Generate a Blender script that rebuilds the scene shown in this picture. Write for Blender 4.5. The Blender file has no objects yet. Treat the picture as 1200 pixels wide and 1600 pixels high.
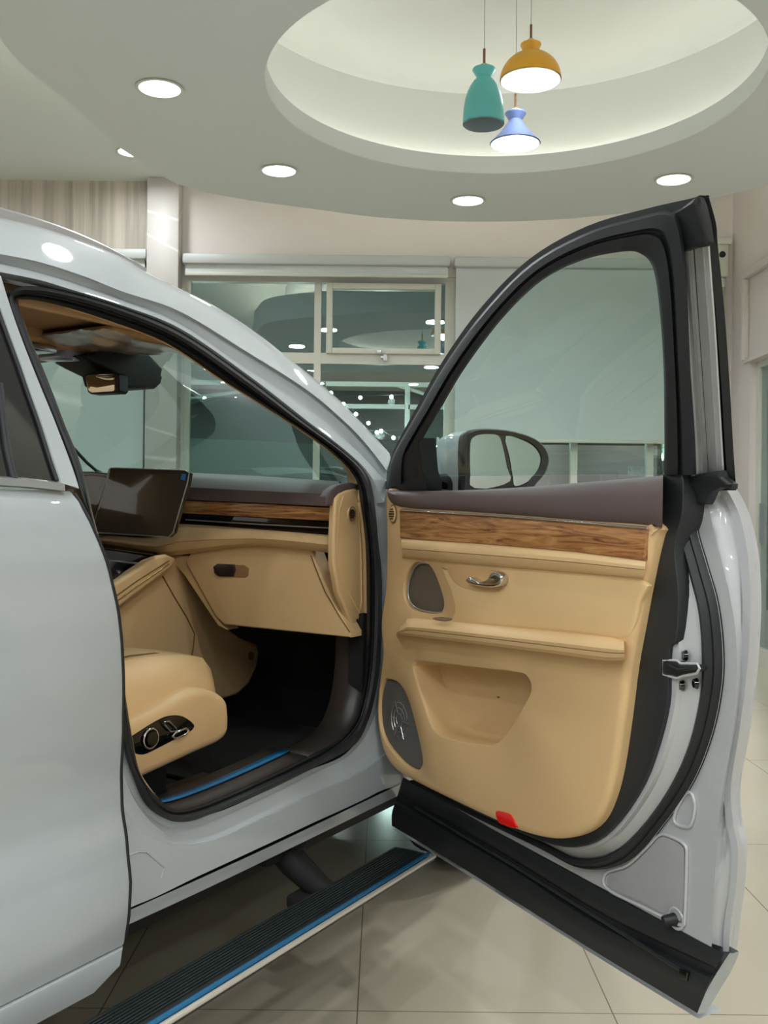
import bpy, bmesh, math, random
from mathutils import Vector, Matrix
random.seed(7)
PI = math.pi
C = bpy.context.scene.collection
scene = bpy.context.scene

# ------------------------------------------------------------------ camera, world, exposure
F, ROLL, HZ, CH = 1550.0, 0.0105, -5.0, 1.18      # focal length (px at 1200x1600), roll, horizon row, eye height
cam_d = bpy.data.cameras.new('camera'); cam = bpy.data.objects.new('camera', cam_d); C.objects.link(cam)
cam.location = (0, 0, CH); cam.rotation_euler = (PI/2, 0, 0)
cam.rotation_euler = (Matrix.Rotation(PI/2, 3, 'X') @ Matrix.Rotation(ROLL, 3, 'Z')).to_euler()
cam_d.sensor_fit = 'VERTICAL'; cam_d.sensor_height = 36; cam_d.lens = 36*F/1600
cam_d.shift_y = HZ/1600; cam_d.clip_start = 0.05; cam_d.clip_end = 200
scene.camera = cam
w = bpy.data.worlds.new('world'); scene.world = w; w.use_nodes = True
bg = w.node_tree.nodes['Background']; bg.inputs[0].default_value = (0.022, 0.045, 0.045, 1); bg.inputs[1].default_value = 1.0
scene.view_settings.view_transform = 'Standard'; scene.view_settings.look = 'None'
scene.view_settings.gamma = 1; scene.view_settings.use_curve_mapping = False
scene.view_settings.exposure = 0.56
DOWNLIGHT_W = 9.5         # watts of each downlight in the dropped ceiling
SHOWROOM_W = 21.0         # watts of each larger showroom downlight in the upper ceiling

# ------------------------------------------------------------------ places: room, car frame, door frame
ang_car, ang_door = math.radians(31), math.radians(26)
U = Vector((math.sin(ang_car), math.cos(ang_car), 0)); V = Vector((math.cos(ang_car), -math.sin(ang_car), 0))
DD = Vector((math.sin(ang_door), -math.cos(ang_door), 0)); NI = Vector((-math.cos(ang_door), -math.sin(ang_door), 0))
HG = Vector((0.0343, 2.6408, 0)); O = Vector((0, 0, CH))
LEAN, ZB = 0.45, 1.2       # the side of the car leans inwards above the belt line
def ray(px, py):
    x, y = px-600, py-800
    return Vector(((x+ROLL*y)/F, 1, -((y-ROLL*x)-HZ)/F))
def _car(P): q = P-HG; return (q.dot(U), -q.dot(V), P.z)
def _door(P): q = P-HG; return (q.dot(DD), -q.dot(NI), P.z)
def cw(px, py, w=0.0):
    r = ray(px, py); return _car(O + r*((HG.dot(V)+w)/r.dot(V)))
def cs(px, py, w=0.0):
    r = ray(px, py); k = (HG.dot(V)+w)/r.dot(V)
    if CH+r.z*k > ZB: k = (HG.dot(V)+w-LEAN*(CH-ZB))/(r.dot(V)+LEAN*r.z)
    return _car(O+r*k)
def ct(px, py, t):
    r = ray(px, py); return _car(O + r*((HG.dot(U)+t)/r.dot(U)))
def cz(px, py, z):
    r = ray(px, py); return _car(O + r*((z-CH)/r.z))
def dp(px, py, n=0.0):
    r = ray(px, py); return _door(O + r*((HG.dot(NI)+n)/r.dot(NI)))
def dn(px, py, n=0.0):
    r = ray(px, py); k = (HG.dot(NI)+n)/r.dot(NI)
    if CH+r.z*k > ZB: k = (HG.dot(NI)+n+LEAN*(CH-ZB))/(r.dot(NI)-LEAN*r.z)
    return _door(O+r*k)
def ds(px, py, s):
    r = ray(px, py); return _door(O + r*((HG.dot(DD)+s)/r.dot(DD)))
def wl(px, py, Y): r = ray(px, py); return tuple(O+r*Y)

# ------------------------------------------------------------------ materials
def lin(c):
    return tuple(((v/255)/12.92 if v/255 <= .04045 else ((v/255+.055)/1.055)**2.4) for v in c)
def mat(name, rgb, rough=.5, metal=0, coat=0, spec=.5, noise=0, nscale=30, bump=0, bscale=200, emit=None, es=1, trans=0, sheen=0, crough=.05):
    m = bpy.data.materials.new(name); m.use_nodes = True; nt = m.node_tree; b = nt.nodes['Principled BSDF']
    col = lin(rgb)+(1,)
    b.inputs['Base Color'].default_value = col; b.inputs['Roughness'].default_value = rough
    b.inputs['Metallic'].default_value = metal; b.inputs['Coat Weight'].default_value = coat; b.inputs['Coat Roughness'].default_value = crough
    b.inputs['Specular IOR Level'].default_value = spec
    if trans: b.inputs['Transmission Weight'].default_value = trans
    tc = nt.nodes.new('ShaderNodeTexCoord')
    if noise:
        n = nt.nodes.new('ShaderNodeTexNoise'); n.inputs['Scale'].default_value = nscale; n.inputs['Detail'].default_value = 5
        nt.links.new(tc.outputs['Object'], n.inputs['Vector'])
        r = nt.nodes.new('ShaderNodeMapRange'); r.inputs['To Min'].default_value = 1-noise; r.inputs['To Max'].default_value = 1+noise
        nt.links.new(n.outputs['Fac'], r.inputs['Value'])
        x = nt.nodes.new('ShaderNodeVectorMath'); x.operation = 'SCALE'; x.inputs[0].default_value = col[:3]
        nt.links.new(r.outputs[0], x.inputs['Scale']); nt.links.new(x.outputs[0], b.inputs['Base Color'])
    if bump:
        n = nt.nodes.new('ShaderNodeTexNoise'); n.inputs['Scale'].default_value = bscale; n.inputs['Detail'].default_value = 3
        nt.links.new(tc.outputs['Object'], n.inputs['Vector'])
        bp = nt.nodes.new('ShaderNodeBump'); bp.inputs['Strength'].default_value = bump; bp.inputs['Distance'].default_value = .002
        nt.links.new(n.outputs['Fac'], bp.inputs['Height']); nt.links.new(bp.outputs[0], b.inputs['Normal'])
    if emit: b.inputs['Emission Color'].default_value = lin(emit)+(1,); b.inputs['Emission Strength'].default_value = es
    return m
def glass(name, tint, refl=.1, rough=0.0, fres=True):
    m = bpy.data.materials.new(name); m.use_nodes = True; nt = m.node_tree; nt.nodes.clear()
    o = nt.nodes.new('ShaderNodeOutputMaterial'); t = nt.nodes.new('ShaderNodeBsdfTransparent'); g = nt.nodes.new('ShaderNodeBsdfGlossy')
    t.inputs[0].default_value = tuple(tint)+(1,); g.inputs['Roughness'].default_value = rough; g.inputs[0].default_value = (1, 1, 1, 1)
    x = nt.nodes.new('ShaderNodeMixShader'); gm = nt.nodes.new('ShaderNodeNewGeometry'); dt = nt.nodes.new('ShaderNodeVectorMath'); dt.operation = 'DOT_PRODUCT'
    nt.links.new(gm.outputs['Incoming'], dt.inputs[0]); nt.links.new(gm.outputs['Normal'], dt.inputs[1])
    ab = nt.nodes.new('ShaderNodeMath'); ab.operation = 'ABSOLUTE'; nt.links.new(dt.outputs['Value'], ab.inputs[0])
    om = nt.nodes.new('ShaderNodeMath'); om.operation = 'SUBTRACT'; om.inputs[0].default_value = 1; nt.links.new(ab.outputs[0], om.inputs[1])
    pw = nt.nodes.new('ShaderNodeMath'); pw.operation = 'POWER'; pw.inputs[1].default_value = 5; nt.links.new(om.outputs[0], pw.inputs[0])
    mr = nt.nodes.new('ShaderNodeMapRange'); mr.inputs['To Min'].default_value = refl; mr.inputs['To Max'].default_value = 1
    nt.links.new(pw.outputs[0], mr.inputs['Value'])
    nt.links.new(mr.outputs[0], x.inputs[0]); nt.links.new(t.outputs[0], x.inputs[1]); nt.links.new(g.outputs[0], x.inputs[2]); nt.links.new(x.outputs[0], o.inputs[0])
    return m
def wood_mat(name, axis):
    m = mat(name, (150, 105, 62), .35, coat=.3); nt = m.node_tree; b = nt.nodes['Principled BSDF']
    tc = nt.nodes.new('ShaderNodeTexCoord'); mp = nt.nodes.new('ShaderNodeMapping')
    mp.inputs['Scale'].default_value = (3.2, 40, 40) if axis == 'x' else (40, 3.2, 40)
    n = nt.nodes.new('ShaderNodeTexNoise'); n.inputs['Scale'].default_value = 1.6; n.inputs['Detail'].default_value = 7; n.inputs['Roughness'].default_value = .62; n.inputs['Distortion'].default_value = 1.6
    mp.inputs['Rotation'].default_value = (0, .09, 0) if axis == 'x' else (.05, 0, 0)
    cr = nt.nodes.new('ShaderNodeValToRGB'); e = cr.color_ramp.elements
    e[0].position = .34; e[0].color = lin((88, 54, 30))+(1,); e[1].position = .66; e[1].color = lin((190, 142, 90))+(1,)
    k = cr.color_ramp.elements.new(.47); k.color = lin((150, 101, 58))+(1,)
    nt.links.new(tc.outputs['Object'], mp.inputs[0]); nt.links.new(mp.outputs[0], n.inputs['Vector']); nt.links.new(n.outputs['Fac'], cr.inputs[0]); nt.links.new(cr.outputs[0], b.inputs['Base Color'])
    return m
def tile_mat():
    m = mat('floor_tile', (186, 178, 158), .13, spec=.5); nt = m.node_tree; b = nt.nodes['Principled BSDF']
    tc = nt.nodes.new('ShaderNodeTexCoord'); sp = nt.nodes.new('ShaderNodeSeparateXYZ'); nt.links.new(tc.outputs['Object'], sp.inputs[0])
    def line(sock, off, size):
        a = nt.nodes.new('ShaderNodeMath'); a.operation = 'ADD'; a.inputs[1].default_value = off; nt.links.new(sock, a.inputs[0])
        p = nt.nodes.new('ShaderNodeMath'); p.operation = 'PINGPONG'; p.inputs[1].default_value = size/2; nt.links.new(a.outputs[0], p.inputs[0])
        q = nt.nodes.new('ShaderNodeMath'); q.operation = 'LESS_THAN'; q.inputs[1].default_value = .0016; nt.links.new(p.outputs[0], q.inputs[0]); return q.outputs[0]
    mx = nt.nodes.new('ShaderNodeMath'); mx.operation = 'MAXIMUM'
    nt.links.new(line(sp.outputs[0], 60.05, .6), mx.inputs[0]); nt.links.new(line(sp.outputs[1], 60-2.33, 1.2), mx.inputs[1])
    n = nt.nodes.new('ShaderNodeTexNoise'); n.inputs['Scale'].default_value = 1.4; n.inputs['Detail'].default_value = 4; nt.links.new(tc.outputs['Object'], n.inputs['Vector'])
    cr = nt.nodes.new('ShaderNodeValToRGB'); cr.color_ramp.elements[0].color = lin((178, 170, 149))+(1,); cr.color_ramp.elements[1].color = lin((192, 184, 165))+(1,)
    nt.links.new(n.outputs['Fac'], cr.inputs[0])
    mc = nt.nodes.new('ShaderNodeMix'); mc.data_type = 'RGBA'; nt.links.new(mx.outputs[0], mc.inputs[0]); nt.links.new(cr.outputs[0], mc.inputs[6]); mc.inputs[7].default_value = lin((118, 110, 92))+(1,)
    nt.links.new(mc.outputs[2], b.inputs['Base Color']); return m
def streak_mat():
    m = mat('streaked_panel', (176, 168, 156), .5); nt = m.node_tree; b = nt.nodes['Principled BSDF']
    tc = nt.nodes.new('ShaderNodeTexCoord'); mp = nt.nodes.new('ShaderNodeMapping'); mp.inputs['Scale'].default_value = (11, 1, .25)
    n = nt.nodes.new('ShaderNodeTexNoise'); n.inputs['Scale'].default_value = 1.0; n.inputs['Detail'].default_value = 8; n.inputs['Roughness'].default_value = .7
    cr = nt.nodes.new('ShaderNodeValToRGB'); e = cr.color_ramp.elements; e[0].position = .35; e[0].color = lin((148, 142, 130))+(1,); e[1].position = .6; e[1].color = lin((190, 181, 170))+(1,)
    nt.links.new(tc.outputs['Object'], mp.inputs[0]); nt.links.new(mp.outputs[0], n.inputs['Vector']); nt.links.new(n.outputs['Fac'], cr.inputs[0]); nt.links.new(cr.outputs[0], b.inputs['Base Color'])
    return m
def marble_mat():
    m = mat('veined_marble', (196, 190, 186), .5); nt = m.node_tree; b = nt.nodes['Principled BSDF']
    tc = nt.nodes.new('ShaderNodeTexCoord'); n = nt.nodes.new('ShaderNodeTexVoronoi'); n.feature = 'DISTANCE_TO_EDGE'; n.inputs['Scale'].default_value = 1.6
    cr = nt.nodes.new('ShaderNodeValToRGB'); e = cr.color_ramp.elements; e[0].position = 0; e[0].color = lin((205, 200, 196))+(1,); e[1].position = .02; e[1].color = lin((176, 171, 166))+(1,)
    nt.links.new(tc.outputs['Object'], n.inputs['Vector']); nt.links.new(n.outputs['Distance'], cr.inputs[0]); nt.links.new(cr.outputs[0], b.inputs['Base Color']); return m
M = {}
M['paint'] = mat('car_paint', (172, 179, 182), .55, metal=0, coat=.8, crough=.03, spec=.1)
M['jamb'] = mat('jamb_paint', (184, 186, 188), .38, metal=.2, coat=.5)
M['rubber'] = mat('seal_rubber', (20, 23, 26), .55)
M['blackp'] = mat('black_plastic', (30, 34, 37), .42, bump=.3, bscale=900)
M['gloss'] = mat('gloss_black', (6, 7, 8), .06, coat=.5)
M['beige'] = mat('tan_leather', (214, 180, 132), .48, bump=.25, bscale=700, noise=.03, nscale=6)
M['beige2'] = mat('tan_plastic', (210, 176, 128), .5, bump=.15, bscale=900)
M['suede'] = mat('tan_suede', (212, 180, 130), .8, noise=.06, nscale=9)
M['plum'] = mat('plum_leather', (92, 78, 78), .5, bump=.3, bscale=700)
M['seam'] = mat('stitch_line', (120, 86, 50), .7)
M['wood'] = wood_mat('wood_trim', 'x'); M['wood_y'] = wood_mat('dash_wood', 'y')
M['chrome'] = mat('chrome', (215, 215, 218), .12, metal=1)
M['silver'] = mat('silver_trim', (186, 188, 188), .3, metal=.8)
M['grille'] = mat('speaker_mesh', (108, 98, 86), .5, metal=.2, bump=.8, bscale=1500)
M['grille2'] = mat('grey_speaker_mesh', (112, 112, 112), .45, metal=.3, bump=.8, bscale=1500)
M['carpet'] = mat('carpet', (22, 22, 22), .95, bump=.5, bscale=400)
M['dark'] = mat('underbody', (14, 15, 15), .8)
M['red'] = mat('red_reflector', (226, 24, 16), .3, coat=.6, emit=None)
M['blue'] = mat('blue_film', (30, 104, 150), .25, coat=.4)
M['headl'] = mat('headliner_cloth', (186, 152, 112), .9, bump=.3, bscale=500)
M['sillp'] = mat('brown_sill_plate', (50, 45, 43), .4)
M['wheelr'] = mat('tyre_rubber', (22, 22, 22), .7)
M['wall'] = mat('wall_paint', (206, 198, 194), .7, noise=.015, nscale=3)
M['ceil'] = mat('ceiling_paint', (204, 208, 203), .75)
M['cove'] = mat('cove_paint', (222, 223, 220), .75)
M['frame'] = mat('window_frame_white', (196, 197, 186), .4)
M['blind'] = mat('blind_fabric', (192, 198, 198), .8, bump=.2, bscale=500)
M['cass'] = mat('blind_cassette', (176, 180, 178), .5)
M['tile'] = tile_mat(); M['streak'] = streak_mat(); M['marble'] = marble_mat()
M['wglass'] = glass('window_glass', (.78, .90, .88), .17)
M['shield'] = glass('windshield_glass', (.48, .62, .57), .05)
M['dglass'] = glass('door_glass', (.87, .955, .935), .03)
M['privacy'] = mat('privacy_glass', (26, 28, 30), .04, coat=.6)
M['wrap'] = glass('plastic_wrap', (.96, .94, .91), .03, .22)
M['led'] = mat('led_diffuser', (255, 255, 255), .5, emit=(255, 252, 255), es=6)
M['bulb'] = mat('lamp_bulb', (255, 255, 255), .5, emit=(250, 248, 255), es=9)
M['cove_led'] = mat('cove_led', (255, 255, 255), .5, emit=(252, 253, 238), es=5.5)
M['screen'] = mat('screen_glass', (58, 54, 48), .09, coat=1, crough=.02)
M['asphalt'] = mat('night_paving', (70, 78, 76), .6, noise=.1, nscale=2)

# ------------------------------------------------------------------ mesh helpers
def link(name, me, m, parent=None, sharp=38):
    o = bpy.data.objects.new(name, me); C.objects.link(o)
    if m: me.materials.append(M[m] if isinstance(m, str) else m)
    if parent: o.parent = parent
    if sharp is not None and len(me.polygons):
        me.shade_smooth(); me.set_sharp_from_angle(angle=math.radians(sharp))
    return o
def frombm(name, bm, m, parent=None, sharp=38):
    bmesh.ops.recalc_face_normals(bm, faces=bm.faces[:])
    me = bpy.data.meshes.new(name); bm.to_mesh(me); bm.free(); return link(name, me, m, parent, sharp)
def cr(pts, n=None, closed=False, sub=6):
    """Catmull-Rom through pts, uniform in parameter (so paired lines stay paired)."""
    P = [Vector(p) for p in pts]; N = len(P); out = []
    segs = N if closed else N-1
    for i in range(segs):
        p1, p2 = P[i], P[(i+1) % N]
        p0 = P[i-1] if (i > 0 or closed) else p1; p3 = P[(i+2) % N] if (i+2 < N or closed) else p2
        for k in range(sub):
            t = k/sub; t2, t3 = t*t, t*t*t
            out.append(.5*((2*p1)+(p2-p0)*t+(2*p0-5*p1+4*p2-p3)*t2+(3*p1-p0-3*p2+p3)*t3))
    if not closed: out.append(P[-1])
    if n:   # arc-length resample
        L = [0]; Q = out+([out[0]] if closed else [])
        for a, b in zip(Q, Q[1:]): L.append(L[-1]+(b-a).length)
        tot = L[-1]; res = []; j = 0
        for i in range(n):
            s = tot*i/(n if closed else n-1)
            while j < len(L)-2 and L[j+1] < s: j += 1
            f = (s-L[j])/max(1e-9, L[j+1]-L[j]); res.append(Q[j].lerp(Q[j+1], min(1, max(0, f))))
        return res
    return out
def add_loft(bm, rings, closed=False, caps=False):
    R = [[bm.verts.new(p) for p in r] for r in rings]
    n = len(R[0])
    for a, b in zip(R, R[1:]):
        for i in range(n if closed else n-1):
            j = (i+1) % n
            try: bm.faces.new((a[i], a[j], b[j], b[i]))
            except ValueError: pass
    if caps and closed:
        for r in (R[0], R[-1]):
            try: bm.faces.new(r)
            except ValueError: pass
def loft(name, rings, m, parent=None, closed=False, caps=False, solid=0, sharp=38):
    bm = bmesh.new(); add_loft(bm, rings, closed, caps)
    bmesh.ops.remove_doubles(bm, verts=bm.verts[:], dist=1e-6)
    o = frombm(name, bm, m, parent, sharp)
    if solid: s = o.modifiers.new('thickness', 'SOLIDIFY'); s.thickness = solid; s.offset = 0
    return o
def frame_of(pts):
    n = Vector((0, 0, 0)); P = [Vector(p) for p in pts]; c = sum(P, Vector())/len(P)
    for a, b in zip(P, P[1:]+P[:1]): n += (a-c).cross(b-c)
    return c, n.normalized()
def inset(pts, d, nrm):
    """move each point of a closed loop d inwards in the plane with normal nrm"""
    P = [Vector(p) for p in pts]; c, n0 = frame_of(P); sgn = 1 if n0.dot(nrm) > 0 else -1; out = []
    for i, p in enumerate(P):
        a = (p-P[i-1]); b = (P[(i+1) % len(P)]-p)
        if a.length < 1e-7: a = b
        if b.length < 1e-7: b = a
        na = nrm.cross(a.normalized())*sgn; nb = nrm.cross(b.normalized())*sgn
        v = na+nb
        if v.length < 1e-4: v = na
        v.normalize(); k = max(.55, v.dot(na)); out.append(p+v*(d/k))
    return out
def add_pad(bm, outer, nrm, base, h, r, holes=(), steps=4, hr=None):
    """slab on a closed outline: side wall from -base, rounded edge of radius r rising h along nrm; holes keep a rounded lip"""
    nrm = Vector(nrm).normalized(); caps = []
    for k, loop in enumerate([outer]+list(holes)):
        rings = []
        rr = r if k == 0 else (hr if hr is not None else r)
        sgn = 1 if k == 0 else -1
        L = [Vector(p) for p in loop]
        rings.append([p-nrm*base for p in L])
        for s in range(steps+1):
            a = PI/2*s/steps
            ins = rr*(1-math.cos(a)); up = h*math.sin(a)
            rings.append([q+nrm*up for q in inset(L, ins*sgn, nrm)])
        add_loft(bm, rings, closed=True)
        caps.append(rings[-1])
    es = []
    for loop in caps:
        vs = [bm.verts.new(p) for p in loop]
        es += [bm.edges.new((vs[i], vs[(i+1) % len(vs)])) for i in range(len(vs))]
    bmesh.ops.triangle_fill(bm, use_beauty=True, edges=es, normal=nrm)
    bmesh.ops.remove_doubles(bm, verts=bm.verts[:], dist=1e-6)
def pad(name, outer, nrm, m, parent=None, base=.01, h=.006, r=.006, holes=(), back=True, hr=None, sharp=38):
    bm = bmesh.new(); add_pad(bm, outer, nrm, base, h, r, holes, hr=hr)
    if back and not holes:
        n = Vector(nrm).normalized(); vs = [bm.verts.new(Vector(p)-n*base) for p in outer]
        es = [bm.edges.new((vs[i], vs[(i+1) % len(vs)])) for i in range(len(vs))]
        bmesh.ops.triangle_fill(bm, use_beauty=True, edges=es, normal=-n); bmesh.ops.remove_doubles(bm, verts=bm.verts[:], dist=1e-6)
    return frombm(name, bm, m, parent, sharp)
def add_tube(bm, path, r, closed=False, seg=8, flat=1.0, caps=True):
    P = [Vector(p) for p in path]; rings = []; up = None
    for i, p in enumerate(P):
        a = P[i-1] if (i > 0 or closed) else p; b = P[(i+1) % len(P)] if (i+1 < len(P) or closed) else p
        t = (b-a).normalized()
        if up is None: up = t.orthogonal().normalized()
        up = (up-t*up.dot(t)).normalized(); s = t.cross(up)
        rr = r(i/(len(P)-1)) if callable(r) else r
        rings.append([p+(up*math.cos(2*PI*k/seg)+s*math.sin(2*PI*k/seg)*flat)*rr for k in range(seg)])
    if closed: rings.append(rings[0])
    add_loft(bm, rings, closed=True, caps=caps and not closed)
    if closed: bmesh.ops.remove_doubles(bm, verts=bm.verts[:], dist=1e-6)
def tube(name, path, r, m, parent=None, closed=False, seg=8, sharp=50):
    bm = bmesh.new(); add_tube(bm, path, r, closed, seg); return frombm(name, bm, m, parent, sharp)
def add_box(bm, x0, x1, y0, y1, z0, z1, bev=0):
    t = bmesh.new(); bmesh.ops.create_cube(t, size=1)
    for v in t.verts: v.co = ((x0+x1)/2+v.co.x*(x1-x0), (y0+y1)/2+v.co.y*(y1-y0), (z0+z1)/2+v.co.z*(z1-z0))
    if bev: bmesh.ops.bevel(t, geom=t.edges[:], offset=bev, segments=2, affect='EDGES', profile=.5)
    me = bpy.data.meshes.new('t'); t.to_mesh(me); t.free(); bm.from_mesh(me); bpy.data.meshes.remove(me)
def box(name, b, m, parent=None, bev=0):
    bm = bmesh.new(); add_box(bm, *b, bev=bev); return frombm(name, bm, m, parent)
def add_rev(bm, prof, c=(0, 0, 0), seg=40):
    rings = [[(c[0]+r*math.cos(2*PI*k/seg), c[1]+r*math.sin(2*PI*k/seg), c[2]+z) for k in range(seg)] for r, z in prof]
    add_loft(bm, rings, closed=True)
    bmesh.ops.remove_doubles(bm, verts=bm.verts[:], dist=1e-6)
def rev(name, prof, m, parent=None, c=(0, 0, 0), seg=40, sharp=38):
    bm = bmesh.new(); add_rev(bm, prof, c, seg); return frombm(name, bm, m, parent, sharp)
def add_disc(bm, c, nrm, r, h, seg=20, r2=None):
    n = Vector(nrm).normalized(); a = n.orthogonal().normalized(); b = n.cross(a); c = Vector(c)
    r2 = r if r2 is None else r2
    add_loft(bm, [[c+(a*math.cos(2*PI*k/seg)+b*math.sin(2*PI*k/seg))*q+n*z for k in range(seg)] for q, z in ((r, 0), (r2, h))], closed=True, caps=True)
def disc(name, c, nrm, r, h, m, parent=None, seg=20, r2=None):
    bm = bmesh.new(); add_disc(bm, c, nrm, r, h, seg, r2); return frombm(name, bm, m, parent)
def empty(name, loc=(0, 0, 0), rz=0):
    o = bpy.data.objects.new(name, None); C.objects.link(o); o.location = loc; o.rotation_euler = (0, 0, rz); return o
def tag(o, label, cat, group=None, kind=None):
    o['label'] = label; o['category'] = cat
    if group: o['group'] = group
    if kind: o['kind'] = kind
    return o
def struct(o, label=None):
    o['kind'] = 'structure'
    if label: o['label'] = label
    return o
def mid(A, B, f): return [(a[0]+(b[0]-a[0])*f, a[1]+(b[1]-a[1])*f) for a, b in zip(A, B)]
def copy_tree(o, parent=None):
    c = o.copy(); C.objects.link(c)
    if parent: c.parent = parent
    for ch in list(o.children): copy_tree(ch, c)
    return c

# ================================================================== THE ROOM
YW, XR, XL, YF, ZC = 8.2, 2.86, -7.0, -6.0, 3.85
struct(box('floor', (XL-.2, XR+.2, YF-.2, YW+.2, -.12, 0), 'tile'), 'beige polished tile showroom floor')
struct(box('ceiling', (XL-.2, XR+.2, YF-.2, YW+.2, ZC, ZC+.12), 'ceil'), 'pale plaster ceiling above the round drop')
def X(px, Y=YW, py=600): return wl(px, py, Y)[0]
def Z(py, Y=YW, px=600): return wl(px, py, Y)[2]
x0, x1, x2, x3 = X(232), X(287), X(703), X(1118)
zt = Z(432); zbot = .32
# back wall with three openings
bm = bmesh.new()
add_box(bm, XL-.2, XR+.2, YW, YW+.2, zt, ZC)
add_box(bm, XL-.2, XR+.2, YW, YW+.2, 0, zbot)
add_box(bm, x0, x1, YW, YW+.2, zbot, zt)
add_box(bm, x3, XR+.2, YW, YW+.2, zbot, zt)
add_box(bm, XL-.2, x0-4.2, YW, YW+.2, zbot, zt)
struct(frombm('wall_back', bm, 'wall'), 'off-white window wall behind the car')
struct(box('trim_1', (X(-400), x0+.01, YW-.05, YW, Z(396), ZC), 'streak'), 'vertically streaked stone band above the left blind')
struct(box('trim_2', (x0+.01, x1-.02, YW-.16, YW, 0, ZC), 'marble', bev=.01), 'veined pale marble pillar between the windows')
struct(box('wall_left', (XL-.2, XL, YF, YW, 0, ZC), 'wall')); struct(box('wall_front', (XL, XR, YF-.2, YF, 0, ZC), mat('darkened_wall', (104, 114, 110), .35)), 'unseen showroom front wall behind the viewer, darkened to dim its reflection')  # unseen front wall, coloured dark to dim its reflection in the windows
# right wall with a door opening
dy1, dy0 = 7.78, 6.1; dzt = 2.36
bm = bmesh.new()
add_box(bm, XR, XR+.2, dy1, YW+.2, 0, ZC); add_box(bm, XR, XR+.2, YF, dy0, 0, ZC); add_box(bm, XR, XR+.2, dy0, dy1, dzt, ZC)
struct(frombm('wall_right', bm, 'wall'), 'cream wall on the right side')
bm = bmesh.new(); add_box(bm, XR-.05, XR, dy0-.1, dy1+.09, 3.02, 3.08, bev=.006); add_box(bm, XR-.05, XR, dy1+.03, dy1+.09, dzt+.02, 3.02, bev=.006); add_box(bm, XR-.03, XR, dy0-.1, dy1+.1, dzt, dzt+.03)
struct(frombm('trim_3', bm, 'wall'), 'raised cream moulding above the glazed door')
d1 = struct(link('door_1', bpy.data.meshes.new('door_1'), None), 'green glazed door with white frame on the right')
bm = bmesh.new()
add_box(bm, XR+.05, XR+.11, dy1-.06, dy1, .14, dzt-.05); add_box(bm, XR+.05, XR+.11, dy0, dy0+.06, .14, dzt-.05); add_box(bm, XR+.05, XR+.11, dy0, dy1, dzt-.05, dzt); add_box(bm, XR+.05, XR+.11, dy0, dy1, 0, .14)
frombm('door_frame', bm, 'frame', d1)
box('door_glass', (XR+.07, XR+.076, dy0+.05, dy1-.05, .13, dzt-.04), 'wglass', d1)
box('door_handle', (XR+.02, XR+.05, dy1-.2, dy1-.17, .95, 1.25), 'silver', d1)
struct(box('wall_corridor', (XR+1.6, XR+1.8, dy0-1.5, YW, 0, ZC), mat('corridor_green', (120, 134, 122), .6)), 'green-grey corridor wall behind the glazed door')
struct(box('trim_4', (XR+.2, XR+1.8, dy0-1.5, YW, -.12, 0), 'tile'))
struct(box('trim_5', (XR+.2, XR+1.8, dy0-1.5, YW+.2, 3.2, 3.3), 'ceil'))

# windows
def window(name, xa, xb, label, mull, rails, sash=None):
    o = struct(link(name, bpy.data.meshes.new(name), None), label)
    bm = bmesh.new(); ya, yb = YW+.02, YW+.09; t = .028
    add_box(bm, xa, xb, ya, yb, zt-.05, zt); add_box(bm, xa, xb, ya, yb, zbot, zbot+.05)
    add_box(bm, xa, xa+.045, ya, yb, zbot+.05, zt-.05); add_box(bm, xb-.045, xb, ya, yb, zbot+.05, zt-.05)
    for mx in mull: add_box(bm, mx-t, mx+t, ya, yb, zbot+.05, zt-.05)
    for rz in rails: add_box(bm, xa+.03, xb-.03, ya+.004, yb-.004, rz-.045, rz+.045)
    frombm('window_frame', bm, 'frame', o)
    box('glass', (xa+.03, xb-.03, YW+.05, YW+.056, zbot+.03, zt-.03), 'wglass', o)
    if sash:
        a, b, c, d = sash; bm = bmesh.new()
        for bx in ((a+.05, b-.05, c, c+.045), (a+.05, b-.05, d-.05, d), (a, a+.05, c, d), (b-.05, b, c, d)): add_box(bm, bx[0], bx[1], ya-.035, yb-.02, bx[2], bx[3], bev=.004)
        s = frombm('sash', bm, 'frame', o)
        mx = (a+b)/2
        bm = bmesh.new(); add_box(bm, mx-.055, mx-.02, ya-.06, ya-.03, c-.005, c+.03, bev=.003); add_box(bm, mx-.02, mx+.03, ya-.055, ya-.035, c-.045, c-.02, bev=.003); add_box(bm, mx+.0, mx+.03, ya-.06, ya-.03, c-.06, c-.01)
        frombm('sash_handle', bm, 'silver', s)
    return o
window('window_1', x1, x2, 'window with open top sash hardware behind the car', [X(495)], [Z(560)], (X(509), X(688), Z(553), Z(443)))
window('window_2', x2, x3, 'window behind the long roller blind seen through the door glass', [X(899), X(1018)], [])
window('window_3', x0-4.2, x0, 'window behind the full-length blind left of the pillar', [X(-150)], [])
def blind(xa, xb, ztop, zlow, label, grp=None):
    o = tag(empty('roller_blind', ((xa+xb)/2, YW-.07, zlow)), label, 'blind'); cx = (xa+xb)/2
    hw = (xb-xa)/2; H = ztop-zlow
    bm = bmesh.new(); add_box(bm, -hw, hw, -.055, .055, H-.085, H, bev=.02); frombm('cassette', bm, 'cass', o)
    box('blind_fabric', (-hw+.02, hw-.02, -.012, -.009, .01, H-.04), 'blind', o)
    box('bottom_rail', (-hw+.02, hw-.02, -.02, 0, 0, .028), 'frame', o, bev=.004)
    return o
blind(x1+.0, X(701), Z(404), Z(437), 'grey roller blind rolled almost fully up above the sash window')
blind(X(706), X(1116), Z(405), Z(690), 'grey-green roller blind pulled most of the way down, right of the sash window')
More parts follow.
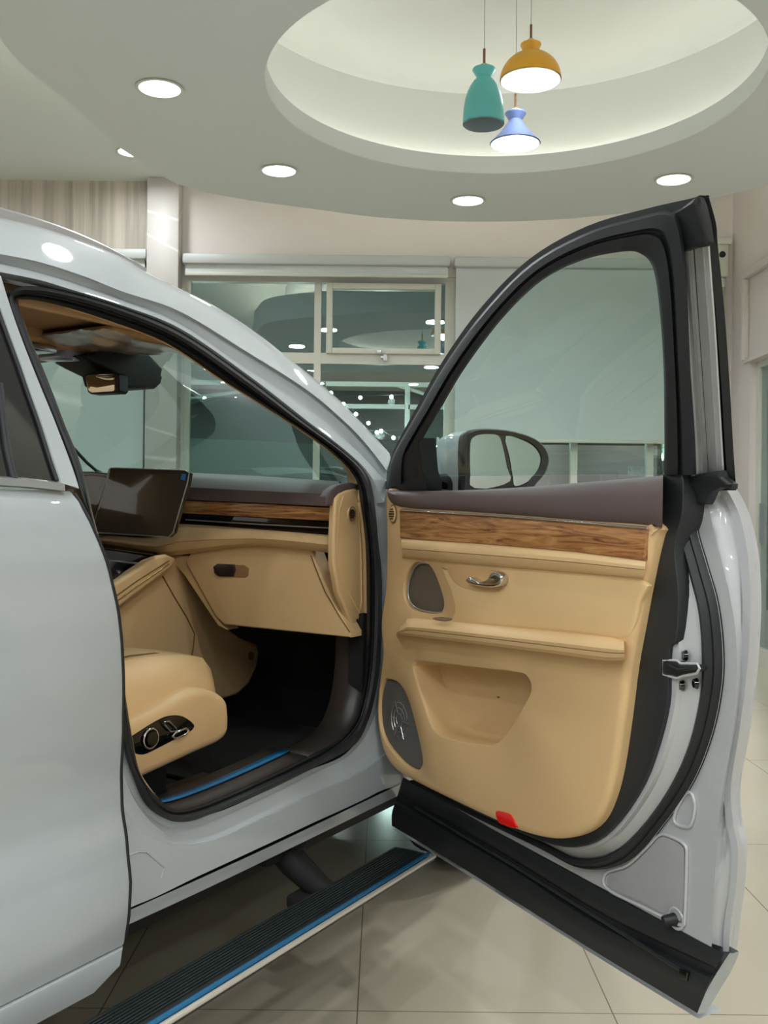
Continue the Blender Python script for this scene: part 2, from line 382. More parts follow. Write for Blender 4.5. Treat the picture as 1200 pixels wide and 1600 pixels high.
blind(X(-400), x0-.0, Z(398), .05, 'grey-green roller blind pulled to the floor left of the marble pillar')

# round dropped ceiling with a cove
DC = (.565, 4.62); ZD = 3.13; SEG = 128
ring = lambda r, z: [(DC[0]+r*math.cos(2*PI*k/SEG), DC[1]+r*math.sin(2*PI*k/SEG), z) for k in range(SEG)]
RT = [(0, 2.15), (47, 2.12), (90, 2.10), (118, 2.12), (142, 2.30), (157, 2.18), (173, 2.11), (192, 2.24), (206, 2.50), (225, 2.75), (255, 2.6), (290, 2.25), (330, 2.15), (360, 2.15)]
def rim(off_, z):
    out = []
    for k in range(SEG):
        a = 360*k/SEG
        for (a0_, r0_), (a1_, r1_) in zip(RT, RT[1:]):
            if a0_ <= a <= a1_: f = (a-a0_)/(a1_-a0_); f = f*f*(3-2*f)*.6+f*.4; r = r0_+(r1_-r0_)*f+off_; break
        out.append((DC[0]+r*math.cos(math.radians(a)), DC[1]+r*math.sin(math.radians(a)), z))
    return out
bm = bmesh.new()
add_loft(bm, [ring(1.13, ZD+.10), ring(1.13, ZD+.004), ring(1.134, ZD), rim(-.004, ZD), rim(0, ZD+.004), rim(0, ZD+.26), rim(-.4, ZD+.26), rim(-.4, ZC)], closed=True)
struct(frombm('trim_6', bm, 'ceil'), 'round dropped ceiling ring with recessed downlights')
RT = [(0, 2.15), (47, 2.12), (90, 2.10), (118, 2.12), (142, 2.30), (157, 2.18), (173, 2.11), (192, 2.24), (206, 2.50), (225, 2.75), (255, 2.6), (290, 2.25), (330, 2.15), (360, 2.15)]
def rim(off_, z):
    out = []
    for k in range(SEG):
        a = 360*k/SEG
        for (a0_, r0_), (a1_, r1_) in zip(RT, RT[1:]):
            if a0_ <= a <= a1_: f = (a-a0_)/(a1_-a0_); f = f*f*(3-2*f)*.6+f*.4; r = r0_+(r1_-r0_)*f+off_; break
        out.append((DC[0]+r*math.cos(math.radians(a)), DC[1]+r*math.sin(math.radians(a)), z))
    return out
bm = bmesh.new()
add_loft(bm, [ring(1.13, ZD+.10), ring(1.39, ZD+.10), ring(1.39, 3.70), ring(1.36, 3.73), ring(.0001, 3.73)], closed=True)
struct(frombm('trim_7', bm, 'cove'), 'glowing round cove in the dropped ceiling')
c = tube('cove_light', ring(1.345, ZD+.125), .012, 'cove_led', closed=True, seg=6); tag(c, 'hidden ring of cove lighting inside the round ceiling recess', 'light')
c = tube('cove_light', rim(-.17, ZD+.285), .014, mat('rim_led', (255, 255, 255), .5, emit=(255, 252, 236), es=22), closed=True, seg=6); tag(c, 'hidden ring of lighting on top of the dropped ceiling edge', 'light')

# downlights
def make_downlight(loc, label, grp=None):
    o = tag(empty('downlight', loc), label, 'ceiling light', grp)
    rev('light_rim', [(.094, .0), (.108, -.001), (.112, -.006), (.108, -.009), (.096, -.008), (.094, -.002)], 'frame', o, seg=36)
    rev('diffuser', [(.0001, -.004), (.0945, -.004), (.0945, 0.0)], 'led', o, seg=36)
    return o
def lamp(loc, W, size=.19, parent=None, spread=3.0):
    l = bpy.data.lights.new('downlight_lamp', 'AREA'); l.shape = 'DISK'; l.size = size; l.energy = W; l.color = (.93, .97, 1); l.spread = spread
    lo = bpy.data.objects.new('downlight_lamp', l); C.objects.link(lo); lo.location = (0, 0, -.02); lo.parent = parent
dl = make_downlight((DC[0]-1.63, DC[1], ZD), 'round downlight at the left side of the dropped ceiling, nearest the viewer')
lamp(None, DOWNLIGHT_W, parent=dl)
dlabels = {137: 'round downlight on the dropped ceiling above the left of the sash window', 90: 'round downlight at the far middle of the dropped ceiling below the pendants',
           47: 'round downlight on the dropped ceiling above the open car door'}
for a in (137, 92, 47, 2, -43, -88, -133):
    o = copy_tree(dl); o.location = (DC[0]+1.63*math.cos(math.radians(a)), DC[1]+1.63*math.sin(math.radians(a)), ZD)
    k = 90 if a == 92 else a
    o['label'] = dlabels.get(k, 'round downlight on the near side of the dropped ceiling'); 
    if k not in dlabels: o['group'] = 'downlights on the near side of the dropped ceiling'
o = copy_tree(dl); o.location = (wl(205, 245, (ZC-CH)*F/(795-245+4))[0], wl(205, 245, (ZC-CH)*F/(795-245+4))[1], ZC); o['label'] = 'downlight in the upper ceiling half hidden by the curved drop edge'
dls = make_downlight((0, 0, ZC), 'x'); lamp(None, SHOWROOM_W, parent=dls)
first_dl = [dls]
def showroom_dl(x, y):
    o_ = first_dl.pop() if first_dl else copy_tree(dls)
    o_.location = (x, y, ZC); return o_
for yy in (-4.6, -2.6, -.6, 1.0):
    for xx in (-5.4, -3.4, -1.4, .6, 2.0):
        if yy > 0.5 and xx > -2: continue
        o = showroom_dl(xx, yy); o['label'] = 'round downlight in the showroom ceiling behind the viewer'; o['group'] = 'downlights behind the viewer'
for yy in (3.0, 5.0, 7.0):
    for xx in (-5.4, -3.6):
        o = copy_tree(dl); o.location = (xx, yy, ZC); o['label'] = 'round downlight in the ceiling on the far side of the car'; o['group'] = 'downlights on the far side of the car'

# pendants
def pendant(px, Y, ytop_shade, prof, inner, m, label, lit, stem, cord_m='silver'):
    """px, Y: place; prof: outer (r, z) from the rim upwards, metres, z=0 at the rim"""
    zb = wl(px, ytop_shade, Y)[2]; x = wl(px, ytop_shade, Y)[0]
    o = tag(empty('pendant_lamp', (x, Y, zb)), label, 'pendant lamp')
    rev('lamp_shade', prof+[(r-.003, z-.002) for r, z in reversed(prof)], m, o, seg=48)
    rev('shade_lining', [(r-.0048, z-.0045) for r, z in prof if z <= max(inner, .135)], mat('lit_unlit_enamel', (225, 240, 245) if lit else (150, 165, 165), .4), o, seg=48)  # unlit lamp's white lining is coloured grey, its lack of light painted in
    ht = prof[-1][1]
    rev('wooden_cap', [(.0001, ht+.018), (.016, ht+.014), (.026, ht+.002), (.027, ht-.004)], mat('light_wood', (206, 170, 120), .5), o, seg=24)
    tube('stem', [(0, 0, ht+.01), (0, 0, ht+.01+stem)], .0062, mat('bronze_stem', (120, 84, 62), .35, metal=.6), o, seg=10)
    tube('cord', [(0, 0, ht+stem), (0, 0, 3.73-zb)], .0014, mat('grey_cord', (120, 122, 112), .6), o, seg=6)
    bm = bmesh.new(); bmesh.ops.create_uvsphere(bm, u_segments=20, v_segments=12, radius=.031)
    for v in bm.verts: v.co.z += .012 if lit else .08
    b = frombm('bulb', bm, 'bulb' if lit else 'frame', o)
    if lit:
        l = bpy.data.lights.new('bulb_lamp', 'POINT'); l.energy = .8; l.shadow_soft_size = .03; l.color = (.93, .95, 1)
        lo = bpy.data.objects.new('bulb_lamp', l); C.objects.link(lo); lo.parent = o; lo.location = (0, 0, -.03)
    return o
neck = lambda h: [(.030, h), (.030, h+.004), (.052, h+.040), (.050, h+.046), (.03, h+.052)]
dome = [(.146*math.cos(a), .146*.92*math.sin(a)) for a in [i*PI/2/12*.90 for i in range(12)]]
dome = [(r, z) for r, z in dome if r > .032]
PM = {'y': mat('yellow_enamel', (214, 156, 34), .42), 'g': mat('teal_enamel', (96, 184, 182), .42), 'b': mat('lilac_enamel', (140, 158, 214), .42)}
pendant(829, 4.75, 125, dome+[(.034, dome[-1][1]+.006), (.05, dome[-1][1]+.036), (.049, dome[-1][1]+.042), (.028, dome[-1][1]+.05)], .12, PM['y'], 'yellow dome pendant lamp, highest of the three', True, .075)
bell = [(.095, 0), (.0945, .03), (.092, .07), (.086, .11), (.076, .145), (.062, .175), (.046, .198), (.035, .208), (.033, .214), (.054, .247), (.052, .253), (.03, .26)]
pendant(755.5, 4.55, 194, bell, .2, PM['g'], 'turquoise bell-shaped pendant lamp, leftmost of the three', False, .075)
cone = [(.124, 0), (.118, .006), (.09, .035), (.062, .068), (.043, .095), (.034, .108), (.032, .114), (.053, .146), (.051, .152), (.03, .158)]
pendant(805, 4.9, 224, cone, .1, PM['b'], 'lilac cone pendant lamp, lowest of the three', True, .075)

# wall sounder with conduit near the right corner
sb = tag(empty('wall_sensor', (X(1124), YW, Z(400))), 'white wall sensor with a conduit, right of the open car door', 'sensor')
box('sensor_body', (-.05, .04, -.08, 0, -.16, .11), 'frame', sb, bev=.012); box('sensor_cap', (-.06, .055, -.1, 0, .1, .15), 'frame', sb, bev=.01)
disc('lens', (-.015, -.08, .02), (0, -1, 0), .026, .012, 'gloss', sb)
tube('conduit', [(0, -.03, -.15), (0, -.03, -2.9)], .018, 'frame', sb, seg=10); disc('coupling', (0, -.03, -.24), (0, 0, 1), .032, .07, 'frame', sb)

# ================================================================== OUTSIDE AT NIGHT
struct(box('ground_outside', (-14, 12, YW+.2, 30, -.2, -.02), 'asphalt'), 'dark paving outside the windows')
struct(box('trim_8', (-7, 9, 8.9, 20.5, -.02, .9), 'asphalt'), 'raised parking deck outside the windows')
def parked_car(x, y, rz, m, label):
    o = tag(empty('parked_car', (x, y, .9), rz), label, 'car')
    secs = [(-2.2, .62, .60, .78), (-2.05, .38, .84, .86), (-1.3, .3, .98, .9), (-.2, .3, 1.0, .92), (.9, .3, 1.0, .9), (1.9, .36, .88, .86), (2.2, .5, .66, .74)]
    rings = []
    for t, zb_, zt_, hw in secs:
        rings.append([(t, hw*sx*f, z) for sx, f, z in ((-1, .92, zb_), (-1, 1, zb_+.12), (-1, 1, (zb_+zt_)/2+.05), (-1, .93, zt_-.03), (-.5, 1, zt_+.02), (.5, 1, zt_+.02), (1, .93, zt_-.03), (1, 1, (zb_+zt_)/2+.05), (1, 1, zb_+.12), (1, .92, zb_))])
    loft('car_body', rings, m, o, closed=True, caps=True)
    g = [(-1.0, .97, .97, .8), (-.35, .95, 1.42, .72), (.9, .95, 1.46, .7), (1.75, .97, .99, .78)]
    rr = [[(t, -hw, za), (t, -hw*.86, z_), (t, hw*.86, z_), (t, hw, za)] for t, za, z_, hw in g]
    loft('cabin_glass', rr, 'privacy', o, closed=True, caps=True)
    rr = [[(t, -hw, z_), (t, 0, z_+.03), (t, hw, z_), (t, 0, z_-.02)] for t, z_, hw in ((-.42, 1.41, .62), (.25, 1.46, .63), (.95, 1.46, .62))]
    loft('roof', rr, m, o, closed=True, caps=True)
    for wx in (-1.35, 1.35):
        for wy in (-.82, .82):
            b = bmesh.new(); add_disc(b, (wx, wy-.1*(1 if wy > 0 else -1), .33), (0, 1 if wy > 0 else -1, 0), .33, .14, 24); wh = frombm('wheel', b, 'wheelr', o)
            b = bmesh.new(); add_disc(b, (wx, wy+.04*(1 if wy > 0 else -1), .33), (0, 1 if wy > 0 else -1, 0), .21, .01, 18); frombm('hubcap', b, 'silver', wh)
    for wy in (-.62, .62): box('headlight', (-2.2, -2.0, wy-.17, wy+.17, .62, .74), 'chrome', o, bev=.03)
    box('front_grille', (-2.235, -2.15, -.36, .36, .5, .68), 'gloss', o, bev=.02)
    return o
white = mat('white_car_paint', (196, 204, 204), .25, coat=1); grey = mat('grey_car_paint', (72, 80, 84), .25, coat=1)
parked_car(-1.75, 11.0, math.radians(35), white, 'white car parked outside, seen through the windshield beside the pillar')
parked_car(.6, 18.6, math.radians(20), grey, 'dark car parked outside beyond the front of the car')
parked_car(2.45, 12.2, math.radians(78), grey, 'grey car parked outside, seen below the long blind')
parked_car(4.9, 12.4, math.radians(80), white, 'white car parked outside at the right end of the blind')
bld = tag(empty('building', (0, 22, 0)), 'cream low building across the yard with wide bays', 'building')
box('facade', (-9, 11, 0, 1, 0, 4.2), mat('facade_cream', (116, 112, 98), .8), bld)
for k in range(5): box('bay_window', (-7.6+k*3.6, -5.2+k*3.6, -.05, .05, .9, 2.7), 'gloss', bld)
sh = tag(empty('canopy', (0, 15.6, .9)), 'white metal canopy frame in the yard outside the window', 'canopy')
for k, xx in enumerate((-3.4, -1.35, .35, 2.4, 4.4)): box('post', (xx-.04, xx+.04, -.04, .04, .0, 2.2), 'frame', sh)
for zz in (2.2, 1.85): box('beam', (-4.2, 5.2, -.04, .04, zz, zz+.07), 'frame', sh)
bm = bmesh.new(); add_tube(bm, [(-4, .3, 1.9), (-1.4, 0, 2.22)], .03); add_tube(bm, [(.2, 0, 2.22), (1.4, .3, 1.9)], .03); frombm('roof_brace', bm, 'frame', sh)
wire_pts = [(-4.5, 11.8, 2.62)]
def string(x_a, x_b, y, z, n, grp, label, sag=.06, dz=0):
    pts = [(x_a+.021+(x_b-x_a-.042)*i/24, y, z+dz*i/24-sag*math.sin(PI*i/24)) for i in range(25)]
    tag(tube('light_wire', pts, .004, 'dark', seg=5), label+' cable', 'cable')
    for xx, zz, side_ in ((x_a, z, 'left'), (x_b, z+dz, 'right')):
        tag(box('light_pole', (xx-.02, xx+.02, y-.02, y+.02, .9, zz+.04), 'frame'), 'thin pole holding the '+side_+' end of the '+label, 'pole')
    proto = None
    for i in range(n):
        f = (i+.5)/n; p = (x_a+(x_b-x_a)*f, y, z+dz*f-sag*math.sin(PI*f)-.024)
        if proto is None:
            b = bmesh.new(); bmesh.ops.create_uvsphere(b, u_segments=12, v_segments=8, radius=.026); o = frombm('festoon_bulb', b, 'bulb'); proto = o
        else: o = proto.copy(); C.objects.link(o)
        o.location = p
        if i % 3 == 1:
            l = bpy.data.lights.new('bulb_lamp', 'POINT'); l.energy = 22; l.shadow_soft_size = .05; l.color = (.9, 1, .97)
            lo = bpy.data.objects.new('bulb_lamp', l); C.objects.link(lo); lo.parent = o; lo.location = (0, 0, -.06)
        tag(o, 'glowing round bulb hanging on the '+label, 'bulb', grp)
string(-4.4, .3, 13.6, 2.75, 11, 'bulbs on the upper string', 'upper string of lights outside')
string(-4.4, .5, 14.1, 2.36, 12, 'bulbs on the lower string', 'lower string of lights outside', dz=-.05)
string(-.8, .2, 13.1, 2.8, 6, 'bulbs on the sloping string', 'steeply sloping string of lights outside', dz=-.7)
string(.8, 5.6, 14.9, 2.22, 10, 'bulbs on the far string', 'far string of lights above the parked cars', sag=.1)

# ================================================================== THE CAR
car = tag(empty('car', HG, math.radians(90)-ang_car), 'silver-white SUV with its front passenger door wide open and tan leather inside', 'car')
def ext(pts, before=None, after=None): return (before or [])+pts+(after or [])
def resamp(px, n): return cr([(a, b, 0) for a, b in px], n)
# --- roof side and A pillar: from the roof rail down to the door seal
L0 = [(0, 340), (60, 354), (130, 377), (190, 402), (240, 431), (330, 475), (400, 519), (450, 559), (530, 627), (606, 706)]
L1 = [(0, 397), (60, 409), (130, 431), (190, 455), (280, 486), (380, 546), (478, 608), (540, 660), (575, 697), (604, 735)]
L2 = [(0, 411), (60, 425), (110, 440), (190, 468), (280, 504), (380, 572), (478, 636), (540, 688), (575, 720), (605, 752)]
OUT_top = [(0, 428), (22, 450), (85, 450), (170, 471), (283, 517), (393, 592), (478, 659), (563, 726), (582, 762), (590, 800)]
N = 60
A0 = [cs(p.x, p.y, -.10) for p in resamp(L0, N)]; A1 = [cs(p.x, p.y, 0) for p in resamp(L1, N)]
A1b = [cs(p.x, p.y+3, -.010) for p in resamp(L1, N)]; A2 = [cs(p.x, p.y, -.024) for p in resamp(L2, N)]
A2b = [cs(p.x, p.y+3, -.012) for p in resamp(L2, N)]
L3 = [(0, 425), (60, 437), (110, 452), (190, 477), (283, 514), (393, 590), (478, 656), (545, 708), (578, 742), (600, 785)]
A3 = [cs(p.x, p.y, -.012) for p in resamp(L3, N)]
A4 = [(a[0], a[1]+.03, a[2]-.004) for a in A3]
def rearx(row, z=.02): # carry each line rearwards along the roof
    p = row[0]; return [(p[0]-1.6, p[1]+.01, p[2]-.02), (p[0]-.8, p[1], p[2]+z)]+row
Ai = [(a[0]+.0, a[1]+.05+.03*i/N, a[2]+.01-.03*i/N) for i, a in enumerate(A0)]
Am = [tuple((Vector(a)+Vector(b))/2+Vector((0, -.010, .004))) for a, b in zip(A0, A1)]
Aq = [tuple(Vector(a)*.8+Vector(b)*.2+Vector((0, -.007, .005))) for a, b in zip(A0, A1)]
loft('body_side_upper', [rearx(r) for r in (Ai, A0, Aq, Am, A1, A1b, A2, A2b, A3, A4)], 'paint', car, sharp=50)
rail_px = [(0, 330), (50, 344), (100, 361), (150, 382), (195, 405), (222, 420)]
rp = [cs(p.x, p.y, -.12) for p in resamp(rail_px, 24)]
rp = [(p[0], p[1], p[2]) for p in rp]; e = rp[0]
rl = [(e[0]-1.5, e[1], e[2]-.01), (e[0]-.7, e[1], e[2]+.01)]+rp
loft('roof_rail', [[(p[0], p[1]-.012, p[2]-.018) for p in rl], [(p[0], p[1]-.014, p[2]) for p in rl], [(p[0], p[1], p[2]+.008) for p in rl], [(p[0], p[1]+.02, p[2]) for p in rl], [(p[0], p[1]+.02, p[2]-.02) for p in rl]], 'silver', car)
# roof skin across to the far side
def hdr(k):     # header line of the windshield, k 0..1 from the right to the left side
    w_ = -.27-1.41*k; b = math.sin(PI*k); return (-.40+.22*b, -w_, 1.575+.055*b)
rows = []
for k in [i/12 for i in range(13)]:
    w_ = -.31-1.35*k; b = math.sin(PI*k); rows.append([(-2.6, -w_, 1.66+.05*b), (-1.5, -w_, 1.735+.04*b), (-.9, -w_, 1.72+.035*b), (-.42+.2*b, -w_, 1.60+.06*b)])
loft('roof', rows, 'paint', car, solid=.006)
# windshield
def ws(k, f):
    w0 = -.13-1.69*k; b = math.sin(PI*k); base = Vector((.12+.42*b, -w0, 1.225)); return Vector(hdr(k)).lerp(base, f)+Vector((.03*math.sin(PI*f), 0, .03*math.sin(PI*f)))
loft('windshield', [[ws(i/20, j/10) for j in range(11)] for i in range(21)], 'shield', car)
# left A pillar, left side body, hood, fender (front of the car hidden behind the open door)
tube('left_pillar', [(-.42, 1.75, 1.57), (-.15, 1.78, 1.44), (.12, 1.83, 1.26)], .035, 'paint', car)
bm = bmesh.new(); add_box(bm, -2.3, .15, 1.86, 1.93, .42, 1.2, bev=.02); frombm('left_door', bm, 'paint', car)
hood = [[(t, y, z0+.05*math.sin(PI*(y-.02)/1.9)) for t, z0 in ((.15, 1.17), (.6, 1.13), (1.1, 1.05), (1.5, .92), (1.68, .72), (1.72, .45))] for y in [.02+1.9*i/10 for i in range(11)]]
loft('hood', hood, 'paint', car, solid=.01)
bm = bmesh.new()
wc = (.80, .36)
arc = [(wc[0]+.43*math.cos(a), wc[1]+.43*math.sin(a)) for a in [PI*i/16 for i in range(17)]]
out = [(.03, .42), (.03, 1.17), (.6, 1.11), (1.1, 1.03), (1.5, .9), (1.62, .7), (1.62, .42), (1.24, .42)]
ol = [Vector((x, 0, z)) for x, z in out]+[Vector((x, 0, z)) for x, z in arc if z > .42]+[Vector((wc[0]-.42, 0, .42))]
add_pad(bm, ol, (0, -1, 0), .03, .01, .01); frombm('front_fender', bm, 'paint', car)
bm = bmesh.new(); add_disc(bm, (wc[0], .26, .37), (0, -1, 0), .37, .22, 40); whl = frombm('front_wheel', bm, 'wheelr', car)
bm = bmesh.new(); add_disc(bm, (wc[0], .05, .37), (0, -1, 0), .24, .012, 24); frombm('wheel_rim', bm, 'silver', whl)
# --- lower body side: hinge pillar, rocker and the foot of the B pillar
OUT_low = [(176, 970), (186, 1110), (210, 1217), (262, 1281), (330, 1272), (405, 1241), (480, 1205), (549, 1169), (589, 1075), (597, 925), (590, 835), (579, 762)]
MID = [(165, 970), (176, 1120), (205, 1240), (262, 1303), (330, 1302), (405, 1268), (480, 1228), (575, 1175), (612, 1085), (613, 925), (609, 835), (604, 750)]
STP = [(150, 970), (165, 1140), (196, 1270), (256, 1317), (325, 1316), (405, 1281), (480, 1246), (580, 1196), (640, 1120), (645, 925), (640, 835), (622, 745)]
RK = [(150, 970), (150, 1180), (110, 1440), (215, 1413), (310, 1369), (405, 1325), (480, 1290), (590, 1238), (660, 1190), (680, 925), (670, 835), (640, 745)]
def grp(pts, w_, f=cs): return [f(p.x, p.y, w_) for p in cr([(a, b, 0) for a, b in pts], sub=7)]
bm_rings = [grp(OUT_low, -.045), grp(OUT_low, -.03), [tuple((Vector(a)+Vector(b))/2+Vector((0, .012, 0))) for a, b in zip(grp(OUT_low, -.03), grp(MID, -.018))], grp(MID, -.020), grp(mid(MID, STP, .88), -.012), grp(STP, .002), grp(RK, .004)]
loft('body_side_lower', bm_rings, 'paint', car, sharp=28)
S2 = [(120, 1459), (182, 1430), (300, 1377), (405, 1329), (500, 1284), (600, 1236), (640, 1217)]
S3 = [(120, 1481), (182, 1453), (300, 1399), (405, 1349), (500, 1303), (600, 1254), (640, 1235)]
loft('rocker_panel', [grp(S2, -.02), grp([(a, b+1.5) for a, b in S2], .008), grp(S3, .0), [(p[0], p[1]+.02, p[2]-.012) for p in grp(S3, .0)], [(p[0], p[1]+.14, p[2]-.012) for p in grp(S3, .0)]], 'paint', car, sharp=30)
tube('body_crease', [cs(*p, .003) for p in ((183, 1343), (200, 1337), (216, 1331), (229, 1331), (243, 1343), (257, 1356), (252, 1372))], .0018, 'paint', car)
# --- opening seal
OUT = [(11, 467), (22, 452), (40, 447), (85, 451), (170, 472), (283, 518), (393, 593), (478, 660), (563, 726), (582, 765), (592, 850), (597, 925), (596, 1000), (589, 1075), (574, 1131), (549, 1169), (480, 1205), (400, 1243), (330, 1272), (295, 1284), (262, 1281), (228, 1258), (208, 1215), (194, 1170), (186, 1110), (180, 1040), (174, 970), (160, 880), (143, 810), (122, 760), (113, 730), (85, 657), (57, 589), (31, 523)]
IN = [(29, 474), (37, 468), (60, 470), (100, 479), (170, 501), (260, 536), (345, 592), (407, 631), (500, 693), (552, 742), (563, 785), (571, 850), (573, 925), (573, 1000), (570, 1060), (560, 1112), (538, 1150), (480, 1183), (400, 1222), (330, 1252), (285, 1266), (262, 1262), (240, 1240), (218, 1205), (206, 1150), (195, 1080), (187, 1020), (176, 940), (160, 860), (146, 810), (126, 725), (102, 665), (74, 592), (47, 528)]
def cl(pts, w_): return [cs(p.x, p.y, w_) for p in cr([(a, b, 0) for a, b in pts], closed=True, sub=5)]
INN = mid(OUT, IN, 1.12)
rings = [cl(OUT, -.05), cl(mid(OUT, IN, .02), -.022), cl(mid(OUT, IN, .25), -.010), cl(mid(OUT, IN, .45), -.018), cl(mid(OUT, IN, .52), -.034), cl(mid(OUT, IN, .6), -.036), cl(mid(OUT, IN, .78), -.034), cl(IN, -.05), cl(IN, -.08)]
loft('door_opening_seal', rings, 'rubber', car, closed=True, sharp=40)
# inner lining of the opening
LIN = cl(IN, -.075); nI = len(LIN)
def lining(name, i0, i1, m, depth, dx=0.0, dz=0.0):
    a, b = int(i0*5), int(i1*5)
    P = [LIN[k % nI] for k in range(a, b+1)]
    loft(name, [P, [(p[0]+dx*.5, p[1]+depth*.5, p[2]+dz*.5) for p in P], [(p[0]+dx, p[1]+depth, p[2]+dz) for p in P]], m, car, solid=.006)
lining('pillar_trim', 3, 10, 'beige2', .07, .055, .035)
lining('dash_side_trim', 10, 12.6, 'beige2', .05, .03, 0)
lining('kick_trim', 12.6, 17, 'sillp', .09, -.012)
lining('sill_plate', 17, 22, 'sillp', .12, 0, .004)
lining('rear_pillar_trim', 22, 34, 'beige2', .05, -.04)
P = [LIN[k] for k in range(17*5, 20*5+3)]
loft('sill_film', [[(p[0], p[1]+.05, p[2]+.009) for p in P], [(p[0], p[1]+.075, p[2]+.0095) for p in P]], 'blue', car, solid=.002)
# --- cabin shell
rows = []
for k in [i/16 for i in range(17)]:
    h_ = hdr(k); b = math.sin(PI*k)
    rows.append([(-2.2, h_[1], 1.60+.05*b), (-1.2, h_[1], 1.60+.055*b), (-.8, h_[1], 1.60+.055*b), h_])
rows = [[(r[0][0], .25, 1.56), (r[1][0], .25, 1.56), (r[2][0], .25, 1.565), (-.42, .25, 1.56)] for r in rows[:1]]+rows
loft('headliner', rows, 'headl', car, solid=.01)
bm = bmesh.new(); add_box(bm, -2.2, .35, .06, 1.88, .44, .475); frombm('cabin_floor', bm, 'carpet', car)
bm = bmesh.new(); add_box(bm, .33, .37, .06, 1.88, .3, 1.22); add_box(bm, -.045, .34, .075, .12, .47, .9); frombm('firewall', bm, 'carpet', car)
bm = bmesh.new(); add_box(bm, -2.25, -2.2, .06, 1.88, .3, 1.6); frombm('rear_bulkhead', bm, 'headl', car)
box('left_door_trim', (-2.2, .2, 1.82, 1.86, .47, 1.2), 'beige2', car, bev=.01)
bm = bmesh.new(); add_box(bm, -2.2, 1.4, .18, 1.8, .27, .43, bev=.03); add_box(bm, -2.2, .3, .03, .2, .40, .46); frombm('underbody', bm, 'dark', car)
# --- rear door
edge_px = [(122, 763), (135, 800), (150, 842), (163, 890), (172, 945), (178, 1000), (183, 1100), (186, 1200), (186, 1300), (184, 1370), (178, 1440), (177, 1478), (172, 1500), (160, 1523), (140, 1540)]
EC = [cs(*p, .012) for p in edge_px]
def edge_t(z):
    for a, b in zip(EC, EC[1:]):
        if a[2] >= z >= b[2]: return a[0]+(b[0]-a[0])*(a[2]-z)/(a[2]-b[2])
    return EC[0][0] if z > EC[0][2] else EC[-1][0]-.04*(EC[-1][2]-z)/.02
prof = [(1.205, -.012), (1.195, .0), (1.15, .012), (1.08, .022), (.98, .03), (.88, .03), (.78, .024), (.70, .016), (.64, .018), (.57, .032), (.50, .044), (.45, .046), (.405, .040)]
def wprof(z):
    for (z1, w1), (z2, w2) in zip(prof, prof[1:]):
        if z1 >= z >= z2: f = (z1-z)/(z1-z2); f = f*f*(3-2*f)*.5+f*.5; return w1+(w2-w1)*f
    return prof[-1][1]
rows = []
for i in range(46):
    z = 1.205-(1.205-.405)*i/45; tt = edge_t(z); wv = wprof(z)
    rows.append([(tt+.004, -wv+.05, z), (tt+.004, -wv+.010, z), (tt+.001, -wv+.003, z), (tt-.006, -wv, z)]+[(tt-.006-(1.15)*k/8, -wv+.0*k, z) for k in range(1, 9)])
rd = loft('rear_door', rows, 'paint', car, sharp=35)
tube('edge_gap_rubber', [(edge_t(z)+.005, -wprof(z)+.006, z) for z in [1.2-(1.2-.412)*i/40 for i in range(41)]], .0045, 'rubber', rd)  # dark rubber tube added to draw the black gap along the door edge
rows = []
for z, wv in ((.403, .034), (.400, .044), (.375, .046), (.345, .036), (.33, .015), (.328, -.05)):
    tt = edge_t(z); rows.append([(tt, -wv+.05, z), (tt, -wv+.008, z), (tt-.01, -wv, z)]+[(tt-.01-1.15*k/6, -wv, z) for k in range(1, 7)])
loft('rear_door_cladding', rows, 'paint', rd, sharp=35)
q = cs(0, 759, .0)
bs = [(0, 753), (45, 756), (100, 762)]
P = [cs(*p, .004) for p in bs]; P = [(P[0][0]-1.0, P[0][1], P[0][2])]+P
loft('belt_moulding', [[(p[0], p[1]+.01, p[2]+.010) for p in P], [(p[0], p[1]-.002, p[2]+.007) for p in P], [(p[0], p[1]-.003, p[2]-.005) for p in P], [(p[0], p[1]+.01, p[2]-.007) for p in P]], 'silver', rd)
# window frame of the rear door: white strip beside the seal
FR = [(0, 428), (10, 462), (31, 523), (57, 589), (85, 657), (113, 730), (124, 764)]
FL = [(0, 488), (14, 527), (30, 570), (46, 617), (64, 668), (82, 725), (92, 754)]
fr = grp(FR, .004); fl = grp(FL, .004)
top = lambda p, q_: [(p[0]-1.2, p[1], p[2]+.01)]+q_
loft('rear_window_frame', [[(a[0], a[1]+.04, a[2]) for a in top(fr[0], fr)], [(a[0]+.001, a[1]+.004, a[2]) for a in top(fr[0], fr)], [tuple(Vector(a)*.93+Vector(b)*.07+Vector((0, -.003, 0))) for a, b in zip(top(fr[0], fr), top(fl[0], fl))],
      [tuple(Vector(a)*.1+Vector(b)*.9+Vector((0, -.003, 0))) for a, b in zip(top(fr[0], fr), top(fl[0], fl))], [(a[0], a[1]+.008, a[2]) for a in top(fl[0], fl)]], 'paint', rd)
gl = [(a[0]+.003, a[1]+.007, a[2]+.003) for a in fl]; g2 = [(gl[0][0]-1.2, gl[0][1], gl[0][2]), ]
bm = bmesh.new(); add_loft(bm, [gl, [(-2.3, p[1], p[2]) for p in gl]]); frombm('rear_window', bm, 'privacy', rd)
tube('window_divider', [cs(-2, 600, .0), cs(10, 700, .0), cs(22, 752, .0)], .007, 'rubber', rd)
tube('window_gasket', [(p[0]-.004, p[1]-.003, p[2]) for p in gl], .004, 'rubber', rd)

